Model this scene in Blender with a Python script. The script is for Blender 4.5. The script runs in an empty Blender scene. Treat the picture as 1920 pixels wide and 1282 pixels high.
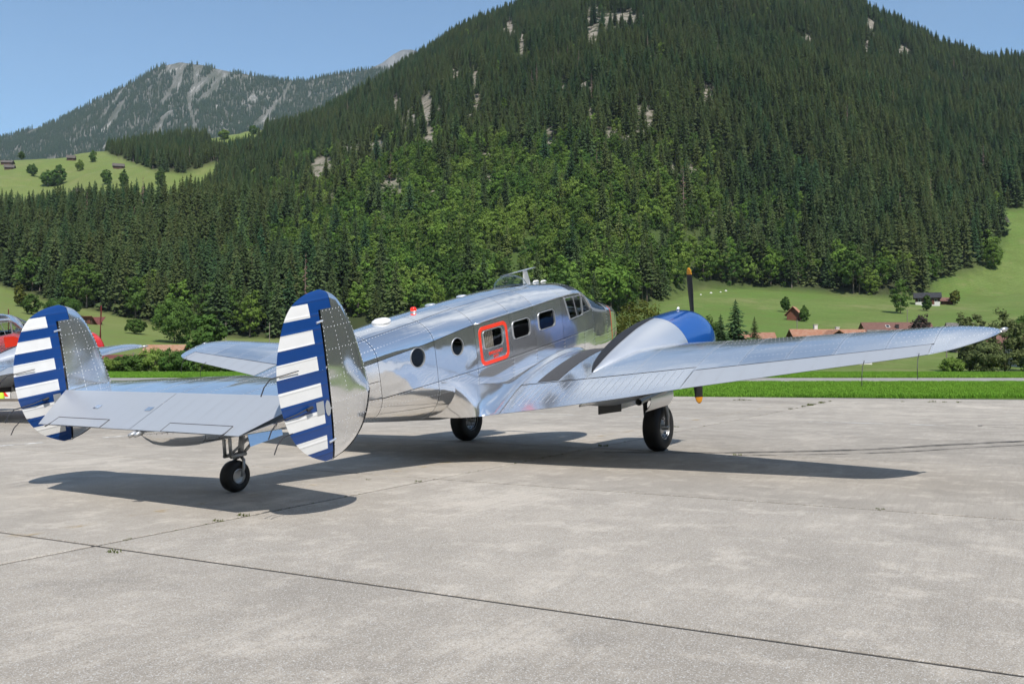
import bpy, bmesh, math, random
import numpy as np
from mathutils import Vector, Matrix, Euler

random.seed(7)
rng = np.random.default_rng(7)
scene = bpy.context.scene
R = math.radians

# ---------------------------------------------------------------- camera
FPX, EYE, HOR = 1750.0, 1.447, 682.3            # focal length in px of the 1920 px photo, eye height, horizon row
cam_data = bpy.data.cameras.new('camera')
cam_data.sensor_width = 36.0
cam_data.lens = FPX / 1920.0 * 36.0
cam_data.clip_start = 0.1
cam_data.clip_end = 30000.0
cam = bpy.data.objects.new('camera', cam_data)
scene.collection.objects.link(cam)
cam.location = (0, 0, EYE)
cam.rotation_euler = (R(90) + math.atan2(HOR - 641.0, FPX), 0, 0)
scene.camera = cam

# ---------------------------------------------------------------- sky and sun
SUN = Vector((0.224, -0.704, 1.0)).normalized()      # direction towards the sun
world = bpy.data.worlds.new('World')
scene.world = world
world.use_nodes = True
wn = world.node_tree.nodes
wl = world.node_tree.links
bg = wn['Background']
sky = wn.new('ShaderNodeTexSky')
sky.sky_type = 'NISHITA'
sky.sun_disc = False
sky.sun_elevation = math.asin(SUN.z)
sky.sun_rotation = math.atan2(SUN.x, SUN.y)
sky.altitude = 1000
sky.air_density = 1.0
sky.dust_density = 0.15
sky.ozone_density = 1.3
# loose summer clouds high overhead (the polished metal in the photo mirrors them; the sky near the horizon is clear)
geo = wn.new('ShaderNodeTexCoord'); sep = wn.new('ShaderNodeSeparateXYZ'); wl.new(geo.outputs['Generated'], sep.inputs[0])
zp = wn.new('ShaderNodeMath'); zp.operation = 'ADD'; zp.inputs[1].default_value = 0.12; wl.new(sep.outputs['Z'], zp.inputs[0])
dv = wn.new('ShaderNodeVectorMath'); dv.operation = 'DIVIDE'; wl.new(geo.outputs['Generated'], dv.inputs[0]); cmb = wn.new('ShaderNodeCombineXYZ')
for k_ in 'XYZ': wl.new(zp.outputs[0], cmb.inputs[k_])
wl.new(cmb.outputs[0], dv.inputs[1])
cn = wn.new('ShaderNodeTexNoise'); cn.inputs['Scale'].default_value = 1.5; cn.inputs['Detail'].default_value = 9; cn.inputs['Roughness'].default_value = 0.62; cn.inputs['Distortion'].default_value = 0.5
wl.new(dv.outputs[0], cn.inputs['Vector'])
cr_ = wn.new('ShaderNodeMapRange'); cr_.interpolation_type = 'SMOOTHSTEP'; cr_.inputs['From Min'].default_value = 0.455; cr_.inputs['From Max'].default_value = 0.66; cr_.inputs['To Max'].default_value = 0.9
wl.new(cn.outputs['Fac'], cr_.inputs['Value'])
el = wn.new('ShaderNodeMapRange'); el.interpolation_type = 'SMOOTHSTEP'; el.inputs['From Min'].default_value = 0.36; el.inputs['From Max'].default_value = 0.58; wl.new(sep.outputs['Z'], el.inputs['Value'])
cm_ = wn.new('ShaderNodeMath'); cm_.operation = 'MULTIPLY'; wl.new(cr_.outputs[0], cm_.inputs[0]); wl.new(el.outputs[0], cm_.inputs[1])
cmix = wn.new('ShaderNodeMix'); cmix.data_type = 'RGBA'; wl.new(cm_.outputs[0], cmix.inputs['Factor']); tint = wn.new('ShaderNodeMix'); tint.data_type = 'RGBA'; tint.blend_type = 'MULTIPLY'; tint.inputs['Factor'].default_value = 1; tint.inputs['B'].default_value = (0.96, 1.14, 1.19, 1); wl.new(sky.outputs[0], tint.inputs['A']); wl.new(tint.outputs['Result'], cmix.inputs['A']); cmix.inputs['B'].default_value = (6.1, 6.4, 6.8, 1)
wl.new(cmix.outputs['Result'], bg.inputs[0])
bg.inputs[1].default_value = 0.122
sun_data = bpy.data.lights.new('sun', 'SUN')
sun_data.energy = 5.0
sun_data.angle = R(0.53)
sun_data.color = (1.0, 0.955, 0.89)
sun = bpy.data.objects.new('sun', sun_data)
scene.collection.objects.link(sun)
sun.rotation_euler = SUN.to_track_quat('Z', 'Y').to_euler()

vs = scene.view_settings
vs.view_transform = 'Standard'
vs.look = 'None'
vs.gamma = 1.0
vs.use_curve_mapping = False
vs.exposure = 0.15
cy = scene.cycles
cy.use_denoising = True
cy.denoiser = 'OPENIMAGEDENOISE'
cy.max_bounces = 8
cy.diffuse_bounces = 3
cy.glossy_bounces = 6
cy.transmission_bounces = 6
cy.transparent_max_bounces = 12
cy.volume_bounces = 0
cy.sample_clamp_indirect = 8.0

# ---------------------------------------------------------------- helpers
COL = scene.collection

def tag(o, label=None, cat=None, group=None, kind=None):
    if label: o['label'] = label
    if cat: o['category'] = cat
    if group: o['group'] = group
    if kind: o['kind'] = kind
    return o

def empty(name, loc=(0, 0, 0), rz=0.0, label=None, cat=None, group=None):
    o = bpy.data.objects.new(name, None)
    o.empty_display_size = 0.2
    COL.objects.link(o)
    o.location = loc
    o.rotation_euler = (0, 0, rz)
    return tag(o, label, cat, group)

def link(name, me, parent=None, kind=None):
    o = bpy.data.objects.new(name, me)
    COL.objects.link(o)
    if parent is not None: o.parent = parent
    if kind: o['kind'] = kind
    return o

def smooth(me, on=True):
    me.polygons.foreach_set('use_smooth', np.full(len(me.polygons), on, dtype=bool))

def mesh(name, V, F, mat, parent=None, sm=False, kind=None, mi=None):
    me = bpy.data.meshes.new(name)
    me.from_pydata([tuple(map(float, v)) for v in V], [], [tuple(int(i) for i in f) for f in F])
    for m in (mat if isinstance(mat, (list, tuple)) else [mat]): me.materials.append(m)
    if mi is not None: me.polygons.foreach_set('material_index', np.array(mi, dtype=np.int32))
    if sm: smooth(me)
    me.update()
    return link(name, me, parent, kind)

class MB:
    """collects boxes, tubes, lathes and sheets; build() makes ONE mesh object"""
    def __init__(s): s.V = []; s.F = []; s.M = []; s.m = 0
    def add(s, V, F):
        b = len(s.V); s.V += [tuple(map(float, v)) for v in V]; s.F += [tuple(int(i) + b for i in f) for f in F]
        s.M += [s.m] * len(F); return s
    def box(s, c, d, rz=0.0, rot=None):
        x, y, z = d[0] / 2, d[1] / 2, d[2] / 2
        P = [Vector((sx * x, sy * y, sz * z)) for sz in (-1, 1) for sy in (-1, 1) for sx in (-1, 1)]
        M = rot if rot is not None else Matrix.Rotation(rz, 3, 'Z')
        return s.add([M @ p + Vector(c) for p in P], [(0, 2, 3, 1), (4, 5, 7, 6), (0, 1, 5, 4), (2, 6, 7, 3), (0, 4, 6, 2), (1, 3, 7, 5)])
    def tube(s, pts, rad, n=10, caps=True, flat=1.0):
        pts = [Vector(p) for p in pts]
        rad = rad if isinstance(rad, (list, tuple)) else [rad] * len(pts)
        V = []; F = []
        up = None
        for i, p in enumerate(pts):
            t = (pts[min(i + 1, len(pts) - 1)] - pts[max(i - 1, 0)]).normalized()
            if up is None:
                up = Vector((0, 0, 1)) if abs(t.z) < 0.9 else Vector((1, 0, 0))
            a = t.cross(up).normalized(); b = a.cross(t).normalized(); up = b
            for k in range(n):
                an = 2 * math.pi * k / n
                V.append(p + a * (math.cos(an) * rad[i] * flat) + b * (math.sin(an) * rad[i]))
        for i in range(len(pts) - 1):
            for k in range(n):
                F.append((i * n + k, i * n + (k + 1) % n, (i + 1) * n + (k + 1) % n, (i + 1) * n + k))
        if caps:
            F.append(tuple(reversed(range(n)))); F.append(tuple((len(pts) - 1) * n + k for k in range(n)))
        return s.add(V, F)
    def lathe(s, prof, n=32, M=None):
        """profile of (r, h) turned about local Z; M places it"""
        M = M or Matrix.Identity(4)
        V = []; F = []
        for r, hh in prof:
            for k in range(n):
                an = 2 * math.pi * k / n
                V.append(M @ Vector((r * math.cos(an), r * math.sin(an), hh)))
        for i in range(len(prof) - 1):
            for k in range(n):
                F.append((i * n + k, i * n + (k + 1) % n, (i + 1) * n + (k + 1) % n, (i + 1) * n + k))
        return s.add(V, F)
    def grid(s, P, close_u=False):
        nu, nv = P.shape[0], P.shape[1]
        F = []
        for i in range(nu - 1):
            for j in range(nv - 1 + (1 if close_u else 0)):
                F.append((i * nv + j, i * nv + (j + 1) % nv, (i + 1) * nv + (j + 1) % nv, (i + 1) * nv + j))
        return s.add(P.reshape(-1, 3), F)
    def build(s, name, mat, parent=None, sm=False, kind=None):
        return mesh(name, s.V, s.F, mat, parent, sm, kind, s.M if isinstance(mat, (list, tuple)) else None)

def auto_smooth(o, deg=35):
    """sharp edges above an angle, smooth elsewhere"""
    me = o.data
    bm = bmesh.new(); bm.from_mesh(me)
    bm.normal_update()
    for e in bm.edges:
        if len(e.link_faces) == 2 and e.calc_face_angle(0) > R(deg): e.smooth = False
    for f in bm.faces: f.smooth = True
    bm.to_mesh(me); bm.free()
    return o

def fix_normals(o):
    bm = bmesh.new(); bm.from_mesh(o.data)
    bmesh.ops.recalc_face_normals(bm, faces=bm.faces)
    bm.to_mesh(o.data); bm.free()
    return o

# ---------------------------------------------------------------- materials
MATS = {}
def nodes_of(name):
    m = bpy.data.materials.new(name); m.use_nodes = True
    t = m.node_tree
    return m, t.nodes, t.links, t.nodes['Principled BSDF']

def P(bsdf, **k):
    for a, v in k.items():
        s = bsdf.inputs[a.replace('_', ' ')]
        s.default_value = (*v, 1.0) if isinstance(v, tuple) and len(v) == 3 else v

def plain(name, col, rough=0.6, metal=0.0, var=0.12, scale=6.0, bump=0.0, bscale=40.0, **kw):
    """one colour with slight mottling, so nothing is perfectly flat"""
    if name in MATS: return MATS[name]
    m, n, l, b = nodes_of(name)
    P(b, Roughness=rough, Metallic=metal, **kw)
    tc = n.new('ShaderNodeTexCoord')
    nz = n.new('ShaderNodeTexNoise'); nz.inputs['Scale'].default_value = scale; nz.inputs['Detail'].default_value = 5
    l.new(tc.outputs['Object'], nz.inputs['Vector'])
    rp = n.new('ShaderNodeMapRange')
    rp.inputs['To Min'].default_value = 1 - var; rp.inputs['To Max'].default_value = 1 + var
    l.new(nz.outputs['Fac'], rp.inputs['Value'])
    mx = n.new('ShaderNodeMix'); mx.data_type = 'RGBA'; mx.blend_type = 'MULTIPLY'
    mx.inputs['Factor'].default_value = 1.0
    mx.inputs['A'].default_value = (*col, 1)
    l.new(rp.outputs[0], mx.inputs['B'])
    l.new(mx.outputs['Result'], b.inputs['Base Color'])
    if bump > 0:
        n2 = n.new('ShaderNodeTexNoise'); n2.inputs['Scale'].default_value = bscale; n2.inputs['Detail'].default_value = 4
        l.new(tc.outputs['Object'], n2.inputs['Vector'])
        bp = n.new('ShaderNodeBump'); bp.inputs['Strength'].default_value = bump; bp.inputs['Distance'].default_value = 0.02
        l.new(n2.outputs['Fac'], bp.inputs['Height']); l.new(bp.outputs[0], b.inputs['Normal'])
    MATS[name] = m
    return m

def metal_skin(name, col, r0, r1, wav=0.02, wscale=2.2, met=0.88):
    """polished aluminium sheet: faint buckling, cloudy polish, panel to panel variation"""
    m, n, l, b = nodes_of(name)
    P(b, Metallic=met)
    tc = n.new('ShaderNodeTexCoord'); oi = n.new('ShaderNodeObjectInfo')
    nz = n.new('ShaderNodeTexNoise'); nz.inputs['Scale'].default_value = 3.0; nz.inputs['Detail'].default_value = 6; nz.inputs['Roughness'].default_value = 0.65
    l.new(tc.outputs['Object'], nz.inputs['Vector'])
    sm_ = n.new('ShaderNodeMath'); sm_.operation = 'MULTIPLY_ADD'
    l.new(oi.outputs['Random'], sm_.inputs[0]); sm_.inputs[1].default_value = 0.7; l.new(nz.outputs['Fac'], sm_.inputs[2])
    rp = n.new('ShaderNodeMapRange'); rp.inputs['From Min'].default_value = 0.35; rp.inputs['From Max'].default_value = 1.25
    rp.inputs['To Min'].default_value = r0; rp.inputs['To Max'].default_value = r1
    l.new(sm_.outputs[0], rp.inputs['Value']); l.new(rp.outputs[0], b.inputs['Roughness'])
    cr = n.new('ShaderNodeMapRange'); cr.inputs['To Min'].default_value = 0.90; cr.inputs['To Max'].default_value = 1.04
    l.new(oi.outputs['Random'], cr.inputs['Value'])
    mx = n.new('ShaderNodeMix'); mx.data_type = 'RGBA'; mx.blend_type = 'MULTIPLY'; mx.inputs['Factor'].default_value = 1
    mx.inputs['A'].default_value = (*col, 1); l.new(cr.outputs[0], mx.inputs['B'])
    l.new(mx.outputs['Result'], b.inputs['Base Color'])
    n2 = n.new('ShaderNodeTexNoise'); n2.inputs['Scale'].default_value = wscale; n2.inputs['Detail'].default_value = 2.0
    l.new(tc.outputs['Object'], n2.inputs['Vector'])
    bp = n.new('ShaderNodeBump'); bp.inputs['Strength'].default_value = 1.0; bp.inputs['Distance'].default_value = wav
    l.new(n2.outputs['Fac'], bp.inputs['Height']); l.new(bp.outputs[0], b.inputs['Normal'])
    MATS[name] = m
    return m

ALU = metal_skin('polished_aluminium', (0.93, 0.935, 0.945), 0.045, 0.16, 0.009, 2.0, 0.915)
ALU2 = metal_skin('wing_aluminium', (0.92, 0.93, 0.945), 0.10, 0.26, 0.012, 1.6, 0.92)
NACM = metal_skin('satin_aluminium', (0.93, 0.935, 0.94), 0.30, 0.42, 0.01, 1.5, 0.80)
RIVET = plain('rivet_metal', (0.90, 0.91, 0.92), 0.35, 0.55, 0.03)
RIBM = plain('rib_bright', (0.86, 0.87, 0.88), 0.34, 0.8, 0.03)
SEAM = plain('seam_dark', (0.10, 0.10, 0.11), 0.6, 0.3)
SILVER = plain('silver_dope', (0.50, 0.52, 0.545), 0.38, 0.45, 0.03, 2.0)
BLACK = plain('anti_glare_black', (0.022, 0.023, 0.027), 0.6, Specular_IOR_Level=0.3)
WALK = plain('walkway_grit', (0.048, 0.050, 0.056), 0.75, 0, 0.25, 18, 0.4, 300)
RUBBER = plain('tyre_rubber', (0.012, 0.012, 0.013), 0.62, 0, 0.2, 12)
STEEL = plain('gear_steel', (0.36, 0.37, 0.38), 0.40, 0.75, 0.1)
DARKST = plain('dark_steel', (0.05, 0.05, 0.055), 0.5, 0.4)
WHEELM = plain('wheel_alloy', (0.50, 0.51, 0.52), 0.42, 0.7, 0.08)
BLUE = plain('cowl_blue_gloss', (0.009, 0.078, 0.32), 0.16, 0, 0.04, 3, Coat_Weight=0.6, Coat_Roughness=0.04)
RED = plain('cowl_red_gloss', (0.62, 0.022, 0.016), 0.18, 0, 0.04, 3, Coat_Weight=0.6, Coat_Roughness=0.04)
MARK = plain('marking_red', (0.75, 0.045, 0.02), 0.35, 0, 0.05)
WHITEP = plain('antenna_white', (0.78, 0.78, 0.76), 0.4, 0, 0.04)
PROPB = plain('propeller_black', (0.02, 0.02, 0.022), 0.45)
TIPY = plain('propeller_tip_orange', (0.78, 0.32, 0.02), 0.5, 0, 0.12, 60)
PROPR = plain('propeller_dark_red', (0.16, 0.012, 0.012), 0.4)
LINING = plain('cabin_lining_beige', (0.30, 0.25, 0.20), 0.8, 0, 0.15, 5)
DARKIN = plain('cabin_dark', (0.022, 0.021, 0.022), 0.8)
SEAT = plain('seat_leather', (0.035, 0.03, 0.028), 0.6)
INNERG = plain('interior_green', (0.10, 0.16, 0.13), 0.6)

def glass(name, tint=(0.9, 0.95, 0.95), rough=0.0):
    m, n, l, b = nodes_of(name)
    n.remove(b)
    g = n.new('ShaderNodeBsdfGlossy'); g.inputs['Roughness'].default_value = rough
    t = n.new('ShaderNodeBsdfTransparent'); t.inputs[0].default_value = (*tint, 1)
    lw = n.new('ShaderNodeLayerWeight'); lw.inputs[0].default_value = 0.5
    pw = n.new('ShaderNodeMath'); pw.operation = 'POWER'; pw.inputs[1].default_value = 4.0; l.new(lw.outputs['Facing'], pw.inputs[0])
    f = n.new('ShaderNodeMath'); f.operation = 'MULTIPLY_ADD'; f.inputs[1].default_value = 0.85; f.inputs[2].default_value = 0.045; l.new(pw.outputs[0], f.inputs[0])
    mx = n.new('ShaderNodeMixShader')
    l.new(f.outputs[0], mx.inputs[0]); l.new(t.outputs[0], mx.inputs[1]); l.new(g.outputs[0], mx.inputs[2])
    l.new(mx.outputs[0], n['Material Output'].inputs[0])
    MATS[name] = m
    return m
GLASS = glass('clear_perspex', (0.86, 0.9, 0.9))
DOMEG = glass('astrodome_perspex', (0.93, 0.95, 0.95))

def rudder_material():
    """flat paint scheme: blue with six white bars"""
    m, n, l, b = nodes_of('rudder_stripes')
    P(b, Roughness=0.28, Coat_Weight=0.4, Coat_Roughness=0.06)
    tc = n.new('ShaderNodeTexCoord'); sx = n.new('ShaderNodeSeparateXYZ')
    l.new(tc.outputs['Object'], sx.inputs[0])
    acc = None
    for lo, hi in ((3.45, 3.58), (3.205, 3.335), (2.955, 3.085), (2.705, 2.835), (2.45, 2.58), (2.205, 2.335)):
        c = n.new('ShaderNodeMath'); c.operation = 'COMPARE'
        l.new(sx.outputs['Z'], c.inputs[0]); c.inputs[1].default_value = (lo + hi) / 2; c.inputs[2].default_value = (hi - lo) / 2
        if acc is None: acc = c
        else:
            a = n.new('ShaderNodeMath'); a.operation = 'MAXIMUM'
            l.new(acc.outputs[0], a.inputs[0]); l.new(c.outputs[0], a.inputs[1]); acc = a
    lt = n.new('ShaderNodeMath'); lt.operation = 'LESS_THAN'; l.new(sx.outputs['X'], lt.inputs[0]); lt.inputs[1].default_value = -7.70
    an = n.new('ShaderNodeMath'); an.operation = 'MULTIPLY'; l.new(acc.outputs[0], an.inputs[0]); l.new(lt.outputs[0], an.inputs[1])
    nz = n.new('ShaderNodeTexNoise'); nz.inputs['Scale'].default_value = 9; l.new(tc.outputs['Object'], nz.inputs['Vector'])
    mr = n.new('ShaderNodeMapRange'); mr.inputs['To Min'].default_value = .93; mr.inputs['To Max'].default_value = 1.06
    l.new(nz.outputs['Fac'], mr.inputs['Value'])
    mx = n.new('ShaderNodeMix'); mx.data_type = 'RGBA'
    mx.inputs['A'].default_value = (0.006, 0.050, 0.215, 1); mx.inputs['B'].default_value = (0.80, 0.80, 0.79, 1)
    l.new(an.outputs[0], mx.inputs['Factor'])
    m2 = n.new('ShaderNodeMix'); m2.data_type = 'RGBA'; m2.blend_type = 'MULTIPLY'; m2.inputs['Factor'].default_value = 1
    l.new(mx.outputs['Result'], m2.inputs['A']); l.new(mr.outputs[0], m2.inputs['B'])
    l.new(m2.outputs['Result'], b.inputs['Base Color'])
    wv = n.new('ShaderNodeTexWave'); wv.bands_direction = 'Z'; wv.inputs['Scale'].default_value = 2.4; wv.inputs['Distortion'].default_value = 0.0
    l.new(tc.outputs['Object'], wv.inputs['Vector'])
    pw_ = n.new('ShaderNodeMath'); pw_.operation = 'POWER'; pw_.inputs[1].default_value = 18.0; l.new(wv.outputs['Fac'], pw_.inputs[0])
    ad_ = n.new('ShaderNodeMath'); ad_.operation = 'MULTIPLY_ADD'; ad_.inputs[1].default_value = .25; l.new(nz.outputs['Fac'], ad_.inputs[0]); l.new(pw_.outputs[0], ad_.inputs[2])
    bp = n.new('ShaderNodeBump'); bp.inputs['Strength'].default_value = 0.35; bp.inputs['Distance'].default_value = 0.008
    l.new(ad_.outputs[0], bp.inputs['Height']); l.new(bp.outputs[0], b.inputs['Normal'])
    return m
RUDM = rudder_material()
# ================================================================ the airplane (body frame: x forward, y left, z up)
def pchip(tab):
    t = np.array(sorted(tab), float); x, y = t[:, 0], t[:, 1]
    hh = np.diff(x); d = np.diff(y) / hh
    m = np.zeros_like(y)
    for i in range(1, len(x) - 1):
        if d[i - 1] * d[i] > 0:
            w1, w2 = 2 * hh[i] + hh[i - 1], hh[i] + 2 * hh[i - 1]
            m[i] = (w1 + w2) / (w1 / d[i - 1] + w2 / d[i])
    m[0], m[-1] = d[0], d[-1]
    def f(q):
        q = np.clip(np.asarray(q, float), x[0], x[-1])
        i = np.clip(np.searchsorted(x, q) - 1, 0, len(x) - 2)
        s = (q - x[i]) / hh[i]
        return ((2 * s**3 - 3 * s**2 + 1) * y[i] + (s**3 - 2 * s**2 + s) * hh[i] * m[i]
                + (-2 * s**3 + 3 * s**2) * y[i + 1] + (s**3 - s**2) * hh[i] * m[i + 1])
    return f

PITCH = R(11.3)
def g2b(x, y, z):
    return (x * math.cos(PITCH) + z * math.sin(PITCH), y, -x * math.sin(PITCH) + z * math.cos(PITCH))

f_w = pchip([(2.45, 0.0), (2.42, .10), (2.32, .22), (2.12, .34), (1.8, .47), (1.3, .575), (.8, .635), (.3, .67), (-.4, .695), (-1.5, .70), (-3.0, .69), (-4, .62), (-5, .49), (-6, .355), (-7, .28), (-7.8, .19), (-8.05, .10), (-8.15, .015)])
f_zt = pchip([(2.45, 1.83), (2.42, 1.93), (2.32, 2.06), (2.12, 2.19), (1.8, 2.31), (1.27, 2.44), (.62, 2.795), (.3, 2.87), (-.5, 2.96), (-1.5, 3.0), (-3.3, 2.965), (-4.9, 2.87), (-6.2, 2.69), (-7, 2.575), (-8.15, 2.40)])
f_zb = pchip([(2.45, 1.81), (2.42, 1.72), (2.3, 1.58), (2.0, 1.45), (1.5, 1.33), (.8, 1.25), (0, 1.21), (-1, 1.18), (-3.1, 1.28), (-4, 1.46), (-5.4, 1.77), (-7, 2.035), (-7.6, 2.10), (-8.0, 2.22), (-8.15, 2.36)])
f_zs = pchip([(2.45, 1.82), (2.3, 1.94), (1.9, 2.10), (1.3, 2.20), (.95, 2.25), (.62, 2.33), (.2, 2.68), (-.2, 2.72), (-.6, 2.72), (-1.4, 2.70), (-3, 2.665), (-4, 2.58), (-5, 2.50), (-6, 2.42), (-7, 2.35), (-8.15, 2.38)])
f_cr = pchip([(2.45, 0), (1.3, 0.0), (.6, .5), (.2, 1), (-3.0, 1), (-4.0, .25), (-5, 0), (-8.15, 0)])
VS, VL = 0.4, 0.68

def fus(x, v, side=-1):
    """point on the fuselage: v 0 top centre .. 0.4 shoulder .. 0.68 end of flat side .. 1 bottom centre"""
    x, v = np.broadcast_arrays(np.asarray(x, float), np.asarray(v, float))
    w, zt, zb, zs, c = f_w(x), f_zt(x), f_zb(x), f_zs(x), f_cr(x)
    A = np.pi / 2 - c * R(24)
    a = np.clip(v / VS, 0, 1) * A
    yr = w * np.sin(a) / np.sin(A); zr = zs + (zt - zs) * (np.cos(a) - np.cos(A)) / (1 - np.cos(A))
    zl = zb + .46 * (zs - zb)
    t = np.clip((v - VS) / (VL - VS), 0, 1)
    zf = zs + (zl - zs) * t; yf = w * (1 - .012 * np.sin(np.pi * t) * 0 + .010 * np.sin(np.pi * t))
    b = np.clip((v - VL) / (1 - VL), 0, 1) * np.pi / 2
    ye = w * np.cos(b) ** .85; ze = zl - (zl - zb) * np.sin(b)
    y = np.where(v <= VS, yr, np.where(v <= VL, yf, ye))
    z = np.where(v <= VS, zr, np.where(v <= VL, zf, ze))
    return np.stack([x, side * y, z], -1)

def v_at(x, z):
    """v on the flat side for a height"""
    zs, zb = f_zs(x), f_zb(x); zl = zb + .46 * (zs - zb)
    return VS + (VL - VS) * (zs - z) / (zs - zl)

def normals(S, U, V, flip):
    e = 1e-3
    n = np.cross(S(U + e, V) - S(U - e, V), S(U, V + e) - S(U, V - e))
    l = np.linalg.norm(n, axis=-1, keepdims=True); l[l < 1e-12] = 1
    return n / l * (-1 if flip else 1)

class Rivets:
    def __init__(s): s.pts = []; s.nrm = []
    def row(s, P, N, gap=.055):
        d = np.r_[0, np.cumsum(np.linalg.norm(np.diff(P, axis=0), axis=1))]
        if d[-1] < gap: return
        q = np.arange(gap / 2, d[-1], gap)
        for k in q:
            i = min(np.searchsorted(d, k), len(d) - 1); i = max(i, 1); t = (k - d[i - 1]) / max(d[i] - d[i - 1], 1e-9)
            s.pts.append(P[i - 1] * (1 - t) + P[i] * t); s.nrm.append(N[i])
    def build(s, parent, r=.0064, hgt=.0026):
        Pn, Nn = np.array(s.pts), np.array(s.nrm)
        a = np.cross(Nn, [0.31, 0.62, 0.72]); a /= np.linalg.norm(a, axis=1, keepdims=True)
        b = np.cross(Nn, a)
        k = 6; V = []
        for i in range(k):
            an = 2 * math.pi * i / k
            V.append(Pn + (a * math.cos(an) + b * math.sin(an)) * r)
        V.append(Pn + Nn * hgt)
        V = np.stack(V, 1).reshape(-1, 3)
        base = (np.arange(len(Pn)) * (k + 1))[:, None]
        F = np.concatenate([np.stack([base[:, 0] + i, base[:, 0] + (i + 1) % k, base[:, 0] + k], 1) for i in range(k)])
        return mesh('rivets', V, F, RIVET, parent, True, 'stuff')

def skin(S, u0, u1, v0, v1, nu, nv, mat, parent, flip=False, amp=.0012, gap=.0035, riv=None, name='skin_panel', lift=0.0, rgap=.055, inner_rows=0):
    """one sheet-metal panel of a surface, slightly pillowed, with a hairline gap to its neighbours"""
    Pm = [S(np.array([u0, u1]), np.array([(v0 + v1) / 2] * 2)), S(np.array([(u0 + u1) / 2] * 2), np.array([v0, v1]))]
    U = np.linspace(u0, u1, 12); Vv = np.linspace(v0, v1, 12)
    lu = np.linalg.norm(np.diff(S(U, np.full(12, (v0 + v1) / 2)), axis=0), axis=1).sum()
    lv = np.linalg.norm(np.diff(S(np.full(12, (u0 + u1) / 2), Vv), axis=0), axis=1).sum()
    gu = gap / max(lu, .05); gv = gap / max(lv, .05)
    su = np.linspace(gu, 1 - gu, nu); sv = np.linspace(gv, 1 - gv, nv)
    SU, SV = np.meshgrid(su, sv, indexing='ij')
    UU = u0 + (u1 - u0) * SU; VV = v0 + (v1 - v0) * SV
    Q = S(UU, VV); N = normals(S, UU, VV, flip)
    size = min(lu, lv)
    a = amp * min(1.0, size / .5) * rng.uniform(.4, 1.3) * rng.choice([-1, 1, 1])
    px, py, p2 = rng.uniform(0, 6.28, 3)
    bul = np.sin(np.pi * SU) * np.sin(np.pi * SV) * (1 + .5 * np.sin(3.5 * SU + px) * np.sin(3 * SV + py))
    Q = Q + N * (a * bul + lift)[..., None]
    m = MB().grid(Q)
    if flip: m.F = [tuple(reversed(f)) for f in m.F]
    o = m.build(name, mat, parent, True)
    if riv is not None:
        i0 = .018
        for su_ in (i0 / max(lu, .1), 1 - i0 / max(lu, .1)):
            uu = np.full(24, u0 + (u1 - u0) * su_); vv = np.linspace(v0, v1, 24)
            riv.row(S(uu, vv) + normals(S, uu, vv, flip) * lift, normals(S, uu, vv, flip), rgap)
        rows = [i0 / max(lv, .1)] + [k / (inner_rows + 1) for k in range(1, inner_rows + 1)]
        for sv_ in rows:
            uu = np.linspace(u0, u1, 24); vv = np.full(24, v0 + (v1 - v0) * sv_)
            riv.row(S(uu, vv) + normals(S, uu, vv, flip) * lift, normals(S, uu, vv, flip), rgap)
    return o

def rrect(x0, x1, z0, z1, r, n=6, shear=0.0):
    pts = []
    for cx, cz, a0 in ((x1 - r, z1 - r, 0), (x0 + r, z1 - r, 90), (x0 + r, z0 + r, 180), (x1 - r, z0 + r, 270)):
        for k in range(n + 1):
            a = R(a0 + 90 * k / n); pts.append((cx + r * math.cos(a), cz + r * math.sin(a)))
    p = np.array(pts); p[:, 0] -= shear * (p[:, 1] - (z0 + z1) / 2)
    return p

def side_pt(p, side, off=0.0):
    """(x, z) -> point on the fuselage side, off metres outwards"""
    x, z = p[..., 0], p[..., 1]
    q = fus(x, np.clip(v_at(x, z), VS, VL), side); q[..., 2] = z
    q[..., 1] += side * off
    return q

def holed(name, rect, holes, side, mat, parent, off=0.0):
    """flat-side panel with window openings, triangulated between loops"""
    x0, x1, z0, z1 = rect
    bm = bmesh.new()
    def loop(p):
        vs_ = [bm.verts.new(q) for q in side_pt(np.asarray(p), side, off)]
        return [bm.edges.new((vs_[i], vs_[(i + 1) % len(vs_)])) for i in range(len(vs_))]
    n = 7
    outer = [(x0 + (x1 - x0) * k / n, z0(x0 + (x1 - x0) * k / n)) for k in range(n)] + [(x1, z0(x1) + (z1(x1) - z0(x1)) * k / 3) for k in range(3)] + \
            [(x1 + (x0 - x1) * k / n, z1(x1 + (x0 - x1) * k / n)) for k in range(n)] + [(x0, z1(x0) + (z0(x0) - z1(x0)) * k / 3) for k in range(3)]
    E_ = loop(outer)
    for hl in holes: E_ += loop(hl)
    bmesh.ops.triangle_fill(bm, use_beauty=True, use_dissolve=False, edges=E_)
    bmesh.ops.recalc_face_normals(bm, faces=bm.faces)
    for f in bm.faces:
        if f.normal.y * side < 0: f.normal_flip()
        f.smooth = True
    me = bpy.data.meshes.new(name); bm.to_mesh(me); bm.free(); me.materials.append(mat)
    return link(name, me, parent)

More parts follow.
